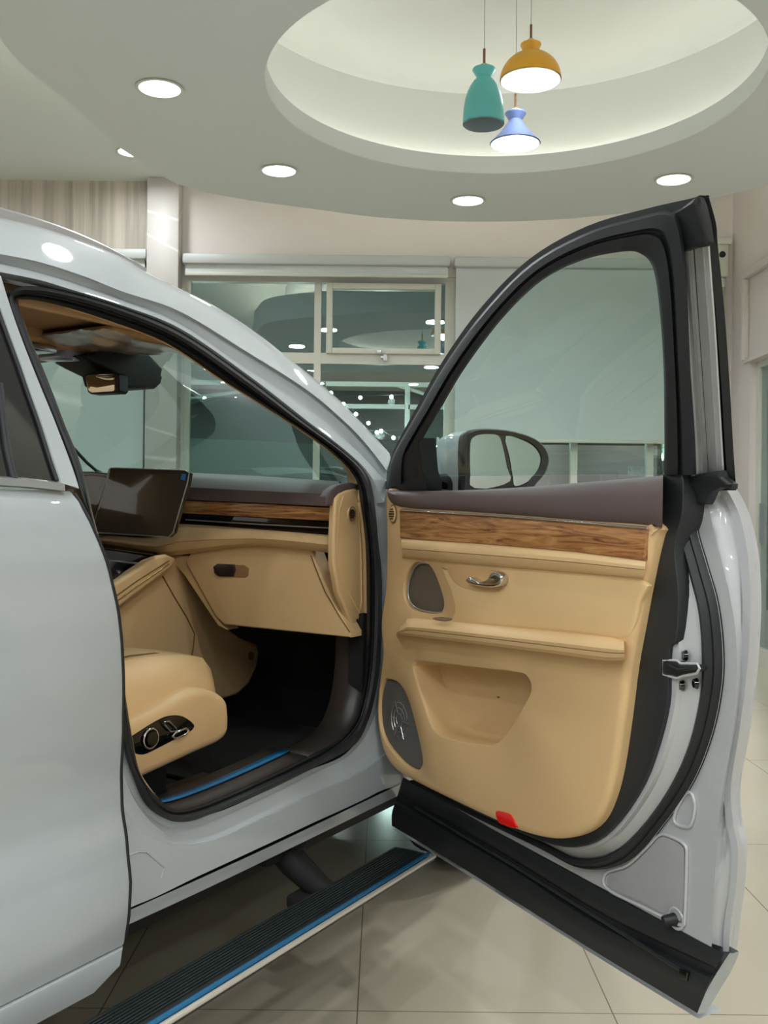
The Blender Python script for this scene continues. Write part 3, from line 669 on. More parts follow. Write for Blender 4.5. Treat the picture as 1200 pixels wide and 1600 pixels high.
# --- dashboard
TD = -.12
dash = loft('dashboard', [[ct(x, y, t) for x, y in pts] for t, pts in (
    (.25, [(100, 752), (200, 750), (300, 750), (420, 752), (528, 756)]), (.02, [(100, 741), (200, 738), (290, 738), (410, 744), (530, 752)]),
    (-.06, [(100, 741), (200, 739), (290, 740), (405, 746), (530, 754)]), (-.10, [(100, 748), (200, 746), (290, 747), (405, 753), (530, 760)]), (-.125, [(100, 760), (200, 760), (290, 761), (400, 767), (524, 772)]),
    (-.125, [(100, 776), (200, 778), (290, 780), (400, 785), (522, 791)]), (-.10, [(100, 778), (200, 780), (290, 783), (400, 788), (521, 794)]))], 'plum', car)
def dstrip(name, top_px, bot_px, t, m, thick=.012, par=None):
    P = [ct(*p, t) for p in top_px]+[ct(*p, t) for p in reversed(bot_px)]
    return pad(name, P, (-1, 0, 0), m, par or dash, base=thick, h=.002, r=.002)
dstrip('wood_inlay', [(270, 781), (400, 787), (524, 794)], [(270, 801), (400, 808), (521, 814)], TD+.005, 'wood_y')
dstrip('vent_strip', [(262, 800), (400, 808), (521, 814)], [(255, 817), (400, 826), (519, 834)], TD+.012, 'gloss')
tube('vent_blade', [ct(290, 812, TD+.008), ct(400, 819, TD+.008), ct(514, 825, TD+.008)], .0018, 'silver', dash)
# tan pad under the vents
ptop = [(95, 832), (160, 836), (235, 840), (262, 828), (280, 819), (400, 827), (517, 836)]
pbot = [(95, 846), (160, 851), (235, 864), (262, 868), (290, 866), (400, 853), (515, 864)]
prow = []
for f, dt in ((0, .03), (.0, .0), (.1, -.018), (.35, -.03), (.56, -.032), (.58, -.029), (.60, -.032), (.85, -.022), (1, .0), (1, .03)):
    prow.append([ct(a[0]+(b[0]-a[0])*f, a[1]+(b[1]-a[1])*f, TD+dt) for a, b in zip(ptop, pbot)])
prow = [[tuple(q) for q in cr(r, sub=5)] for r in prow]
loft('dash_pad', prow, 'beige', dash, sharp=30)
gb = [(300, 862), (400, 846), (487, 856), (500, 890), (525, 945), (549, 988), (549, 996), (450, 986), (352, 976), (338, 962), (312, 915), (292, 880)]
pad('glovebox', [ct(*p, TD+.015) for p in gb], (-1, 0, 0), 'beige2', dash, base=.05, h=.006, r=.006)
tube('glovebox_seam', [ct(*p, TD+.008) for p in ((486, 868), (492, 885), (508, 925), (530, 962), (547, 988))], .0016, 'seam', dash)
hp = [(334, 885), (340, 881), (382, 883), (389, 888), (388, 900), (383, 903), (343, 901), (336, 896)]
pad('handle_recess_shade', [ct(*p, TD+.0085) for p in hp], (-1, 0, 0), mat('shaded_tan', (140, 108, 70), .6), dash, base=.002, h=.0008, r=.001)  # flat pad, the shade of the recess put into a darker tan
hp = [(334, 885), (340, 881), (366, 882), (368, 890), (365, 901), (343, 901), (336, 896)]
pad('glovebox_handle', [ct(*p, TD+.006) for p in hp], (-1, 0, 0), mat('dark_bronze', (44, 38, 34), .25, metal=.4), dash, base=.004, h=.004, r=.003)
# lower panel between glovebox and console
lp = [(262, 868), (300, 868), (298, 880), (318, 925), (345, 972), (356, 984), (342, 978), (320, 945), (290, 900)]
pad('glovebox_surround', [ct(*p, TD+.022) for p in lp], (-1, 0, 0), 'beige2', dash, base=.05, h=.004, r=.004)
# end cap with round vent, facing the door opening
ec = [(521, 778), (527, 771), (538, 766), (553, 763), (562, 768), (568, 800), (572, 850), (574, 900), (574, 967), (556, 968), (556, 992), (545, 972), (526, 925), (518, 880), (518, 840)]
ecp = [cw(*p, -.092) for p in ec]
cap = pad('dash_end_panel', ecp, (-.2, -1, 0), 'beige2', dash, base=.012, h=.006, r=.008)
pad('end_pad', [cw(*p, -.094) for p in ((508, 776), (514, 767), (526, 758), (548, 754), (559, 757), (566, 768), (566, 776), (553, 764), (538, 767), (527, 773), (520, 780), (518, 790), (508, 790))], (-.2, -1, 0), 'plum', dash, base=.02, h=.005, r=.003)
cpt = Vector(cw(548, 803, -.085))
vent = pad('side_vent', [cpt+Vector((.016*math.cos(a), 0, .0175*math.sin(a))) for a in [2*PI*k/24 for k in range(24)]], (-.15, -1, 0), 'beige2', cap, base=.01, h=.003, r=.003)
bm = bmesh.new()
for k in range(5):
    z = cpt.z-.010+k*.005; hwid = math.sqrt(max(0, .0135**2-(z-cpt.z)**2)); add_box(bm, cpt.x-hwid, cpt.x+hwid, cpt.y-.0062, cpt.y-.002, z-.0013, z+.0013)
frombm('vent_slots', bm, 'gloss', vent)
tube('vent_ring', [cpt+Vector((.0172*math.cos(a), -.006, .0187*math.sin(a))) for a in [2*PI*k/28 for k in range(28)]], .0012, 'seam', vent, closed=True)
tube('panel_ridge', [cw(*p, -.0865) for p in ((536, 776), (530, 796), (526, 859), (531, 890), (543, 921), (562, 958), (565, 940), (564, 859), (560, 800))], .0024, 'beige2', cap)
# instrument cluster, centre screen
sc = [(171, 733), (175, 731), (290, 735), (296, 739), (294, 752), (271, 832), (264, 839), (150, 832), (145, 826)]
P = [ct(x, y, -.26+(x-150)*.0003) for x, y in sc]
scr = pad('centre_screen', P, (-1, 0, .1), 'screen', car, base=.014, h=.002, r=.002)
tube('screen_edge', [(p[0]-.001, p[1], p[2]) for p in P], .0016, 'silver', scr, closed=True)
st = [(284, 740), (291, 741), (289, 751), (282, 749)]
pad('blue_sticker', [ct(x, y, -.26+(x-150)*.0003-.004) for x, y in st], (-1, 0, 0), mat('blue_sticker', (40, 120, 190), .5), scr, base=.0005, h=.0003, r=.0003)
cl_ = [(105, 744), (150, 742), (168, 746), (152, 805), (138, 822), (100, 815)]
clu = pad('instrument_cluster', [ct(x, y, -.16) for x, y in cl_], (-1, 0, .1), 'screen', car, base=.02, h=.002, r=.003)
pad('cluster_hood', [ct(x, y, -.14) for x, y in ((90, 736), (150, 737), (172, 740), (172, 748), (100, 748))], (-1, 0, 0), 'gloss', clu, base=.06, h=.004, r=.004)
pad('cluster_lower_bezel', [ct(x, y, -.15) for x, y in ((95, 808), (165, 806), (163, 834), (95, 830))], (-1, 0, 0), 'gloss', clu, base=.05, h=.004, r=.004)
# steering wheel on the far side
sw = bmesh.new(); cc = Vector((-.42, 1.38, 1.07)); ax = Vector((1, 0, -.4)).normalized(); e1 = Vector((0, 1, 0)); e2 = ax.cross(e1)
add_tube(sw, [cc+(e1*math.cos(a)+e2*math.sin(a))*.185 for a in [2*PI*k/36 for k in range(36)]], .015, closed=True)
for a in (0, PI, -PI/2): add_tube(sw, [cc, cc+(e1*math.cos(a)+e2*math.sin(a))*.18], .018)
swo = frombm('steering_wheel', sw, 'plum', car)
disc('wheel_hub', cc-ax*.02, -ax, .07, .02, 'plum', swo, r2=.055); tube('steering_column', [cc, cc+Vector((.25, 0, -.05))], .035, 'gloss', swo)
# --- centre console
WC = -.70
side = [(246, 872), (268, 872), (285, 885), (318, 935), (345, 975), (372, 996), (398, 1006), (402, 1020), (398, 1042), (386, 1068), (368, 1085), (345, 1092), (300, 1085), (150, 1110), (150, 990), (178, 955)]
con = pad('centre_console', [cw(*p, WC) for p in side], (0, -1, 0), 'beige2', car, base=.45, h=.012, r=.014)
tube('console_seam', [cw(*p, WC+.013) for p in ((254, 900), (272, 932), (292, 965), (304, 990), (302, 1012), (297, 1040))], .0022, 'seam', con)
disc('screw_cap', cw(392, 1025, WC+.012), (0, -1, 0), .014, .003, 'seam', con)
dk = [(182, 958), (240, 925), (250, 950), (262, 985), (268, 1010), (240, 1020), (175, 1040)]
arm = [(165, 918), (242, 868), (256, 866), (270, 872), (272, 882), (262, 890), (172, 958), (160, 960)]
ca = pad('console_armrest', [cw(*p, WC+.05) for p in arm], (0, -1, .3), 'beige', con, base=.05, h=.012, r=.012)
gold = mat('gold_line', (206, 176, 110), .25, metal=.7)
for dy in (0, 8): tube('gold_trim_line', [cw(*p, WC+.062) for p in ((165, 951-dy), (215, 915-dy), (264, 881-dy*.6))], .0018, gold if dy == 0 else 'seam', ca)
tp = [(100, 852), (160, 852), (238, 865), (246, 870), (168, 919), (100, 930)]
ctop = loft('console_top', [[ct(150, 853, -.13), ct(244, 867, -.13)], [(p[0], p[1], p[2]) for p in (Vector(ct(100, 905, -.55)), Vector(cw(160, 921, WC+.03)))]], 'gloss', con, solid=.02)
pad('gear_panel', [ct(x, y, -.17) for x, y in ((140, 853), (242, 866), (238, 872), (140, 862))], (-1, 0, .2), 'gloss', con, base=.02, h=.002, r=.002)
box('shifter', (-.30, -.24, .86, .90, 1.005, 1.025), 'chrome', con, bev=.006)
loft('trim_bar', [[ct(162, 874, -.24), ct(225, 880, -.24)], [ct(162, 877, -.24), ct(225, 883, -.24)]], 'silver', con, solid=.006)
bm = bmesh.new(); add_box(bm, -.75, -.30, .74, 1.05, .955, .965); frombm('cup_tray', bm, mat('blue_grey_tray', (60, 66, 80), .4), con)
# --- passenger seat
seat = empty('passenger_seat'); seat.parent = car
def sect(t, w0, w1, zt_, zb_, bol, n=28, fw=.0):
    out = []
    for k in range(n):
        f = k/(n-1); y = w0+(w1-w0)*f; e_ = abs(2*f-1); z = zt_+bol*e_**3-.05*max(0, e_-.86)/.14*1.2
        out.append((t+fw*math.sin(PI*min(1, f*1.15))**.8 if f < .87 else t, y, z))
    return out+[(t, w1, zb_), (t, w0, zb_)]
SY0, SY1 = .20, .73
rings = [sect(-1.25, SY0, SY1, .818, .66, .03), sect(-1.0, SY0, SY1, .818, .66, .03), sect(-.8, SY0, SY1, .832, .66, .022), sect(-.66, SY0, SY1, .838, .66, .014), sect(-.57, SY0, SY1, .834, .66, .008, fw=.03),
         sect(-.51, SY0+.004, SY1-.004, .822, .66, .002, fw=.06), sect(-.482, SY0+.008, SY1-.01, .792, .66, .0, fw=.075), sect(-.468, SY0+.014, SY1-.02, .765, .665, 0, fw=.08), sect(-.462, SY0+.02, SY1-.03, .735, .67, 0, fw=.08), sect(-.466, SY0+.03, SY1-.04, .70, .675, 0, fw=.08)]
def ctop(t, y):
    for r0, r1 in zip(rings, rings[1:]):
        if r0[0][0] <= t <= r1[0][0]+1e-6:
            f = (t-r0[0][0])/(r1[0][0]-r0[0][0]); k = min(27, max(0, (y-SY0)/(SY1-SY0)*27)); i = int(min(26, k)); g = k-i
            return (r0[i][2]*(1-g)+r0[i+1][2]*g)*(1-f)+(r1[i][2]*(1-g)+r1[i+1][2]*g)*f
    return .79
cu = loft('seat_cushion', rings, 'beige', seat, closed=True, caps=True, sharp=60)
for k in range(4):
    pts_ = [(-1.15+.62*i/14, (.285+.11*k)+(.035-.0*k)*(i/14)**2) for i in range(15)]
    tube('cushion_seam', [(t_, y_, ctop(t_, y_)+.0012) for t_, y_ in pts_], .003, 'seam', cu)
pts_ = [(-1.15+.60*i/14, .245+.03*(i/14)**3) for i in range(15)]
tube('bolster_seam', [(t_, y_, ctop(t_, y_)+.0006) for t_, y_ in pts_], .0018, 'beige2', cu)
stp = [(120, 1158), (160, 1139), (195, 1123), (247, 1098), (285, 1078), (308, 1074), (330, 1080), (345, 1091), (349, 1105), (350, 1125), (348, 1143), (336, 1158), (305, 1172), (268, 1189), (216, 1213), (130, 1252)]
P = [q for q in cr([cw(*p, -.185) for p in stp], closed=True, sub=3)]
sd = pad('seat_side_trim', P, (0, -1, 0), 'beige2', seat, base=.05, h=.022, r=.022)
sp = [(170, 1170), (205, 1148), (240, 1126), (262, 1117), (284, 1118), (302, 1131), (299, 1141), (285, 1149), (245, 1170), (222, 1180), (204, 1178), (180, 1185)]
spn = pad('switch_panel', [q for q in cr([cw(*p, -.166) for p in sp], closed=True, sub=3)], (0, -1, 0), 'gloss', sd, base=.006, h=.004, r=.004)
c0 = Vector(cw(236, 1154, -.158))
tube('lumbar_knob', [c0+Vector((.021*math.cos(a), 0, .020*math.sin(a))) for a in [2*PI*k/24 for k in range(24)]], .0026, 'chrome', sd, closed=True)
disc('knob_cap', c0, (0, -1, 0), .016, .006, 'gloss', sd)
tube('backrest_switch', [cw(*p, -.157) for p in ((255, 1128), (264, 1127), (275, 1137), (277, 1142), (267, 1143), (258, 1133))], .002, 'chrome', sd, closed=True)
tube('cushion_switch', [cw(*p, -.155) for p in ((270, 1150), (274, 1145), (290, 1138), (295, 1141), (291, 1147), (275, 1154))], .0026, 'chrome', sd, closed=True)
rings = []
for f in [i/8 for i in range(9)]:
    z = .78+.62*f; t = -1.18-.22*f; hw = .25-.04*f; th = .07-.02*f
    rings.append([(t+th*math.cos(a)*1.0, .45+hw*math.sin(a), z) for a in [2*PI*k/20 for k in range(20)]])
loft('backrest', rings, 'beige', seat, closed=True, caps=True)
for y in (.27, .62):
    bm = bmesh.new(); add_box(bm, -1.2, -.42, y-.03, y+.03, .485, .53, bev=.006); add_box(bm, -.44, -.36, y-.035, y+.035, .48, .512, bev=.006); add_box(bm, -1.1, -.6, y-.02, y+.02, .53, .66); frombm('seat_rail', bm, 'blackp', seat)
box('floor_mat', (-.36, .3, .16, .66, .476, .488), 'carpet', car, bev=.004)
# --- roof console, visor, rear view mirror
rows = []
for i in range(25):
    k = i/24; r = []
    for j in range(13):
        f = j/12; h_ = Vector(hdr(.02+.40*k)); q = Vector((h_.x-.36*(1-f)-.01, h_.y, h_.z-.014-.012*math.sin(PI*f)))
        q.z += .004*math.sin(17*k+9*f)*math.sin(11*f-5*k)+random.uniform(-.0018, .0018); q.x += random.uniform(-.004, .004); r.append(q)
    rows.append(r)
vis = loft('sun_visor', [[Vector((hdr(.03+.37*i/10)[0]-.34+.32*f, hdr(.03+.37*i/10)[1], hdr(.03+.37*i/10)[2]-.008)) for f in (0, .03, .97, 1)] for i in range(11)], 'headl', car, solid=.014)
loft('plastic_wrap', rows, 'wrap', vis, sharp=20)
h_ = hdr(.5)
rc = pad('roof_console', [Vector((-.66, .74, 1.612)), Vector((-.36, .74, 1.612)), Vector((-.33, .78, 1.612)), Vector((-.33, .98, 1.612)), Vector((-.36, 1.02, 1.612)), Vector((-.66, 1.02, 1.612))], (0, 0, -1), 'headl', car, base=.03, h=.018, r=.02)
box('reading_lamp', (-.46, -.37, .76, .86, 1.572, 1.597), mat('pale_lens', (150, 160, 190), .12, coat=1), rc, bev=.005)
box('sunglass_lid', (-.62, -.50, .74, .90, 1.578, 1.597), 'chrome', rc, bev=.005)
ms = [(122, 556), (150, 549), (215, 548), (229, 552), (240, 563), (252, 576), (250, 586), (252, 590), (249, 600), (240, 608), (192, 607), (180, 600), (176, 585), (150, 572)]
rm = pad('rear_view_mirror', [cw(*p, -.74) for p in ms], (0, -1, 0), mat('mirror_shroud', (10, 11, 12), .5), car, base=.12, h=.01, r=.012)
P = [ct(*p, -.36) for p in ((133, 588), (137, 585), (182, 582), (187, 586), (188, 610), (184, 614), (143, 616), (138, 613))]
pad('mirror_shell', P, (-1, -.15, 0), 'blackp', rm, base=.035, h=.003, r=.003)
P = [ct(*p, -.364) for p in ((134, 589), (138, 586), (176, 583.5), (180, 587), (181, 609), (178, 612), (144, 614), (139, 611))]
pad('mirror_glass', P, (-1, -.15, 0), mat('mirror', (196, 180, 150), .02, metal=1), rm, base=.001, h=.0015, r=.0015)
lb = [(250, 552), (283, 551), (287, 556), (256, 558)]
tube('wiper', [Vector(cw(*p, -1.35)) for p in ((112, 697), (135, 722), (150, 735), (165, 742))], .006, 'blackp', car)
# --- running board
def rb(px, py): return cz(px, py, .33)
T0, T1 = -1.75, -.112
bm = bmesh.new(); add_box(bm, T0, T1, -.172, -.07, .308, .328, bev=.005); add_box(bm, T0, T1-.003, -.186, -.165, .314, .3225, bev=.003)
rbd = frombm('running_board', bm, 'blackp', car)
bm = bmesh.new()
for k in range(9): add_box(bm, T0+.05, T1-.02, -.082-.0082*k-.0032, -.082-.0082*k, .327, .3312)
rr = frombm('tread_ribs', bm, mat('rib_rubber', (38, 46, 46), .35), rbd)
box('blue_film_strip', (T0, T1-.004, -.178, -.166, .326, .3325), 'blue', rbd, bev=.002)
box('edge_strip', (T0, T1-.002, -.191, -.180, .322, .330), mat('pale_aluminium', (205, 200, 190), .35, metal=.3), rbd, bev=.003)
for tt in (-.42, -1.45):
    bm = bmesh.new(); add_tube(bm, [(tt, .12, .42), (tt-.01, .02, .36), (tt, -.08, .305)], .028, seg=10); add_box(bm, tt-.09, tt+.07, .03, .14, .37, .43, bev=.01); add_box(bm, tt-.06, tt+.06, -.09, 0, .28, .31, bev=.008)
    add_tube(bm, [(tt+.05, .10, .40), (tt+.045, -.05, .30)], .014, seg=8)
    frombm('step_bracket', bm, 'dark', rbd)
tube('mud_flap_clip', [(.045, -.03, .36), (.05, -.035, .33), (.04, -.035, .305)], .004, 'frame', car)

# ================================================================== THE OPEN FRONT DOOR
def CRp(pts, sub=4): return [(p.x, p.y) for p in cr([(a, b, 0) for a, b in pts], sub=sub)]
def CRc(pts, sub=4): return [(p.x, p.y) for p in cr([(a, b, 0) for a, b in pts], closed=True, sub=sub)]
NB = (0, -1, 0)
# inner door shell and jamb (from the tan panel's edge out to the hem), rear edge then bottom
a0 = [(1054, 775), (1052, 810), (1046, 880), (1046, 960), (1046, 1040), (1040, 1100), (1028, 1160), (1005, 1225), (965, 1285), (930, 1315), (890, 1320), (840, 1304), (740, 1261), (650, 1214)]  # edge of black trim
a1 = [(1060, 775), (1066, 830), (1084, 900), (1098, 960), (1103, 1030), (1100, 1090), (1082, 1165), (1052, 1230), (1008, 1292), (962, 1332), (905, 1341), (845, 1314), (740, 1267), (648, 1218)]  # inner edge of the seal
a2 = [(1086, 772), (1089, 825), (1104, 880), (1122, 945), (1130, 1020), (1127, 1080), (1112, 1150), (1083, 1222), (1036, 1290), (985, 1345), (920, 1359), (850, 1326), (740, 1272), (645, 1221)]  # outer edge
a3 = [(1104, 772), (1110, 805), (1122, 860), (1140, 930), (1150, 1000), (1150, 1080), (1143, 1160), (1128, 1240), (1120, 1310), (1116, 1380), (1112, 1474), (1000, 1412), (850, 1330), (640, 1216)]
hem0 = [(1128, 766), (1137, 782), (1150, 812), (1160, 870), (1164, 940), (1162, 1010), (1156, 1080), (1146, 1150), (1136, 1225), (1138, 1280), (1147, 1325), (1145, 1380), (1136, 1440), (1134, 1484)]
hem1 = [(1138, 758), (1148, 772), (1163, 805), (1176, 860), (1181, 930), (1179, 1000), (1173, 1070), (1163, 1145), (1149, 1225), (1151, 1280), (1159, 1325), (1156, 1380), (1148, 1440), (1143, 1490)]
def dg(pts, n, sub=5): return [dn(p.x, p.y, n) for p in cr([(a, b, 0) for a, b in pts], sub=sub)]
A1_ = dg(a1, .012); A2_ = dg(a2, .0)
shell_rows = [dg(a0, .035), dg([(x+.25*(X_-x), y+.25*(Y_-y)) for (x, y), (X_, Y_) in zip(a0, a1)], .034), dg([(x+.4*(X_-x), y+.4*(Y_-y)) for (x, y), (X_, Y_) in zip(a0, a1)], .026), dg([(x+.88*(X_-x), y+.88*(Y_-y)) for (x, y), (X_, Y_) in zip(a0, a1)], .014), dg(a1, .006), A2_]
door = empty('front_door'); door.parent = car
door.rotation_euler = (0, 0, math.atan2(DD.y, DD.x)-(math.radians(90)-ang_car))
bm = bmesh.new()
add_loft(bm, shell_rows)
# flange between seal and hem, only along the rear edge; below it the flat inner panel down to the cladding
h0 = dg(hem0, -.032); h1 = dg(hem1, -.045)
n_ = len(h0)
a2u = dg(a2[:9]+[(1060, 1380), (1050, 1400), (1060, 1425), (1080, 1450), (1090, 1466)], -.004); a3u = dg(a3[:10]+[(1114, 1400), (1113, 1420), (1112, 1445), (1112, 1474)], -.012)
add_loft(bm, [a3u, [tuple((Vector(a)+Vector(b))/2+Vector((0, .004, 0))) for a, b in zip(a3u, h0)], h0, [(p[0]+.002, p[1]-.008, p[2]) for p in h0], dg([((x+X_)/2, (y+Y_)/2) for (x, y), (X_, Y_) in zip(hem0, hem1)], -.026), h1, [(p[0], p[1]+.012, p[2]) for p in h1], [(p[0]-.03, p[1]+.018, p[2]) for p in h1], [(p[0]-.5, p[1]+.03, p[2]) for p in h1]])
low = CRp(a2, 4)+[(634, 1222), (1112, 1480)]+CRp(list(reversed(a3[:11])), 3)[1:]
P = [dp(x, y, -.004) for x, y in low]
es = [bm.verts.new(p) for p in P]; ee = [bm.edges.new((es[i], es[(i+1) % len(es)])) for i in range(len(es))]
bmesh.ops.triangle_fill(bm, use_beauty=True, edges=ee, normal=(0, -1, 0))
# strip above the cladding
bmesh.ops.remove_doubles(bm, verts=bm.verts[:], dist=1e-5)
inner = frombm('inner_shell', bm, 'jamb', door, sharp=30)
# outer skin of the door (facing away) and its bulge
rows = []
for f in [i/14 for i in range(15)]:
    z = 1.2-(1.2-.46)*f
    def hz(z):
        best = min(h1, key=lambda p: abs(p[2]-z)); return best[0]
    rows.append([(-.02+(hz(z)+.02)*g, .055+(.03*math.sin(PI*g) if 0 < g < 1 else 0)+(-.012 if g == 1 else 0)+.012*math.sin(PI*f), z) for g in [j/10 for j in range(11)]])
loft('outer_skin', rows, 'paint', door, solid=.002)
# raised pressings in the lower corner
rib = mat('rib_paint', (206, 207, 206), .3, coat=.6)
def ribline(pts, closed, r=.0032, name='pressed_rib'):
    return tube(name, [dp(x, y, -.002) for x, y in (CRc(pts, 4) if closed else CRp(pts, 4))], r, 'jamb', inner, closed=closed)
ribline([(1030, 1305), (1045, 1306), (1070, 1320), (1073, 1345), (1070, 1435), (1066, 1445), (1052, 1440), (1000, 1415), (955, 1393), (943, 1378), (950, 1362), (980, 1352), (1010, 1325)], True)
ribline([(1074, 1238), (1082, 1242), (1086, 1262), (1080, 1288), (1068, 1292), (1054, 1284), (1056, 1268), (1066, 1248)], True)
rbp = [dp(x, y, -.001) for x, y in CRc([(1030, 1309), (1045, 1310), (1066, 1323), (1069, 1345), (1066, 1432), (1050, 1433), (1000, 1409), (958, 1389), (948, 1378), (955, 1366), (983, 1356), (1013, 1328)], 3)]
pad('pressed_panel', rbp, NB, mat('grey_film', (150, 150, 152), .5), inner, base=.001, h=.0008, r=.001)
bmp = disc('rubber_stop', dp(1055, 1436, -.002), (-.3, -1, -.1), .011, .022, 'rubber', inner, seg=16, r2=.008)
tube('stop_ring', [Vector(dp(1057, 1435, -.002))+Vector((.017*math.cos(a), 0, .017*math.sin(a))) for a in [2*PI*k/20 for k in range(20)]], .003, 'jamb', inner, closed=True)
# seal
rings = []
sa = dg(a1, .006); sb_ = dg(a2, .0)
for f, up in ((0, -.01), (0, .004), (.15, .014), (.4, .019), (.55, .014), (.65, .010), (.8, .012), (.95, .004), (1, -.01)):
    rings.append([tuple(Vector(a).lerp(Vector(b), f)+Vector((0, -up, 0))) for a, b in zip(sa, sb_)])
loft('door_seal', rings, 'rubber', door, sharp=50)
# latch and screws
lt = [(1037, 1034), (1043, 1031), (1060, 1034), (1064, 1039), (1088, 1039), (1091, 1043), (1089, 1049), (1068, 1053), (1058, 1057), (1042, 1052), (1038, 1048)]
la = pad('latch', [dp(*p, .040) for p in lt], NB, 'rubber', door, base=.02, h=.003, r=.002)
tube('latch_hook', [dp(*p, .046) for p in ((1046, 1040), (1060, 1047), (1085, 1044))], .003, 'rubber', la)
tube('latch_surround', [dp(*p, .040) for p in ((1037, 1032), (1058, 1032), (1064, 1037), (1090, 1037), (1093, 1044), (1089, 1052), (1068, 1056), (1058, 1060), (1037, 1054))], .0025, 'jamb', la, closed=True)
for x, y in ((1072, 1024), (1067, 1071), (1089, 1068)): disc('latch_screw', dp(x, y, .026), (-.4, -1, 0), .0095, .006, 'gloss', door, seg=12, r2=.007)
# black trim behind the tan panel
bt = [(1036, 742), (1066, 735), (1068, 800), (1058, 838), (1056, 870), (1062, 930), (1058, 1000), (1048, 1010), (1046, 1055), (1044, 1100), (1030, 1160), (1006, 1225), (968, 1283), (930, 1316), (885, 1324), (830, 1308), (740, 1266), (650, 1219), (640, 1190), (900, 1200), (960, 1100), (990, 900), (1010, 780)]
pad('black_trim_panel', [dp(x, y, .040) for x, y in CRc(bt, 3)], NB, 'blackp', door, base=.05, h=.002, r=.003)
# tan panel with pocket and cup openings
tan = [(608, 770), (620, 768), (650, 772), (760, 780), (900, 790), (1010, 812), (1034, 826), (1031, 834), (1022, 870), (1010, 930), (1000, 985), (990, 1040), (980, 1120), (968, 1200), (955, 1250), (938, 1284), (912, 1303), (880, 1310), (845, 1306), (800, 1291), (720, 1254), (645, 1217), (618, 1198), (602, 1168), (594, 1120), (596, 1075), (603, 1020), (600, 985), (601, 960), (607, 920), (609, 850)]
pocket = [(653, 1036), (670, 1034), (740, 1042), (815, 1051), (832, 1059), (837, 1077), (826, 1100), (798, 1146), (780, 1160), (760, 1162), (710, 1153), (684, 1138), (668, 1095), (655, 1055)]
spk = [(652, 882), (668, 880), (680, 887), (690, 907), (699, 935), (699, 950), (690, 957), (665, 955), (646, 947), (638, 930), (640, 905)]
spl = [(606, 1064), (616, 1062), (630, 1068), (643, 1090), (655, 1130), (666, 1180), (665, 1196), (655, 1202), (635, 1190), (610, 1160), (600, 1130), (599, 1090)]
cup = [(700, 884), (740, 886), (780, 890), (790, 900), (788, 915), (775, 926), (735, 922), (710, 910)]
def dpc(pts, n, sub=3): return [dp(x, y, n) for x, y in CRc(pts, sub)]
N0 = .055
pnl = pad('door_panel', dpc(tan, N0), NB, 'beige2', door, base=.03, h=.012, r=.016, holes=[dpc(pocket, N0), dpc(spk, N0), dpc(spl, N0)], hr=.004)
po = dpc(pocket, N0); 
cpk = sum((Vector(p) for p in po), Vector())/len(po)
def shrink(P, f, dy, dz=0): return [Vector((cpk.x+(p[0]-cpk.x)*f, p[1]+dy, cpk.z+(p[2]-cpk.z)*f+dz)) for p in P]
bm = bmesh.new(); rr_ = [shrink(po, 1, 0), shrink(po, .99, .04), shrink(po, .97, .058, 0), shrink(po, .90, .065), shrink(po, .02, .065)]; add_loft(bm, rr_, closed=True)
frombm('map_pocket', bm, 'beige2', pnl, sharp=40)
tube('pocket_fold', [dp(x, y, N0-.063) for x, y in ((690, 1040), (700, 1080), (715, 1120), (722, 1152))], .005, 'beige2', pnl)
pad('tweeter_grille', dpc(spk, N0), NB, 'grille', pnl, base=.004, h=.004, r=.004)
tube('grille_rim', dpc(spk, N0+.010), .0022, 'silver', pnl, closed=True)
sg = pad('woofer_grille', dpc(spl, N0), NB, 'grille2', pnl, base=.004, h=.004, r=.004)
sc0 = Vector(dp(624, 1125, N0+.006)); bm = bmesh.new()
for r_ in (.016, .030, .044):
    for g in range(3):
        add_tube(bm, [sc0+Vector((r_*math.cos(a), 0, r_*math.sin(a))) for a in [g*2*PI/3+.25+k*(2*PI/3-.5)/10 for k in range(11)]], .0011, seg=5)
for g in range(6): a = g*PI/3; add_tube(bm, [sc0+Vector((.018*math.cos(a), 0, .018*math.sin(a))), sc0+Vector((.05*math.cos(a), 0, .05*math.sin(a)))], .0011, seg=5)
frombm('grille_pattern', bm, 'silver', sg)
# plum top pad
up = [(604, 765), (640, 767), (720, 766), (820, 761), (920, 753), (1036, 743)]; lo = [(606, 776), (625, 793), (720, 800), (820, 808), (920, 817), (1035, 824)]
rows = []
for f, n in ((0, .0), (.0, .045), (.10, .062), (.35, .074), (.7, .078), (.92, .072), (1, .06), (1, .05)):
    rows.append([dn((a[0]+(b[0]-a[0])*f), (a[1]+(b[1]-a[1])*f), n) for a, b in zip(CRp(up), CRp(lo))])
loft('belt_pad', rows, 'plum', door, sharp=50)
# wood inlay with chrome line
wd = [dp(*p, N0+.012) for p in ((626, 798), (760, 806), (900, 817), (1014, 827), (1009, 876), (900, 862), (760, 850), (627, 841))]
pad('wood_inlay', wd, NB, 'wood', pnl, base=.006, h=.004, r=.003)
tube('chrome_line', [dp(*p, N0+.018) for p in ((626, 797), (760, 805), (900, 816), (1012, 825))], .0024, 'chrome', pnl)
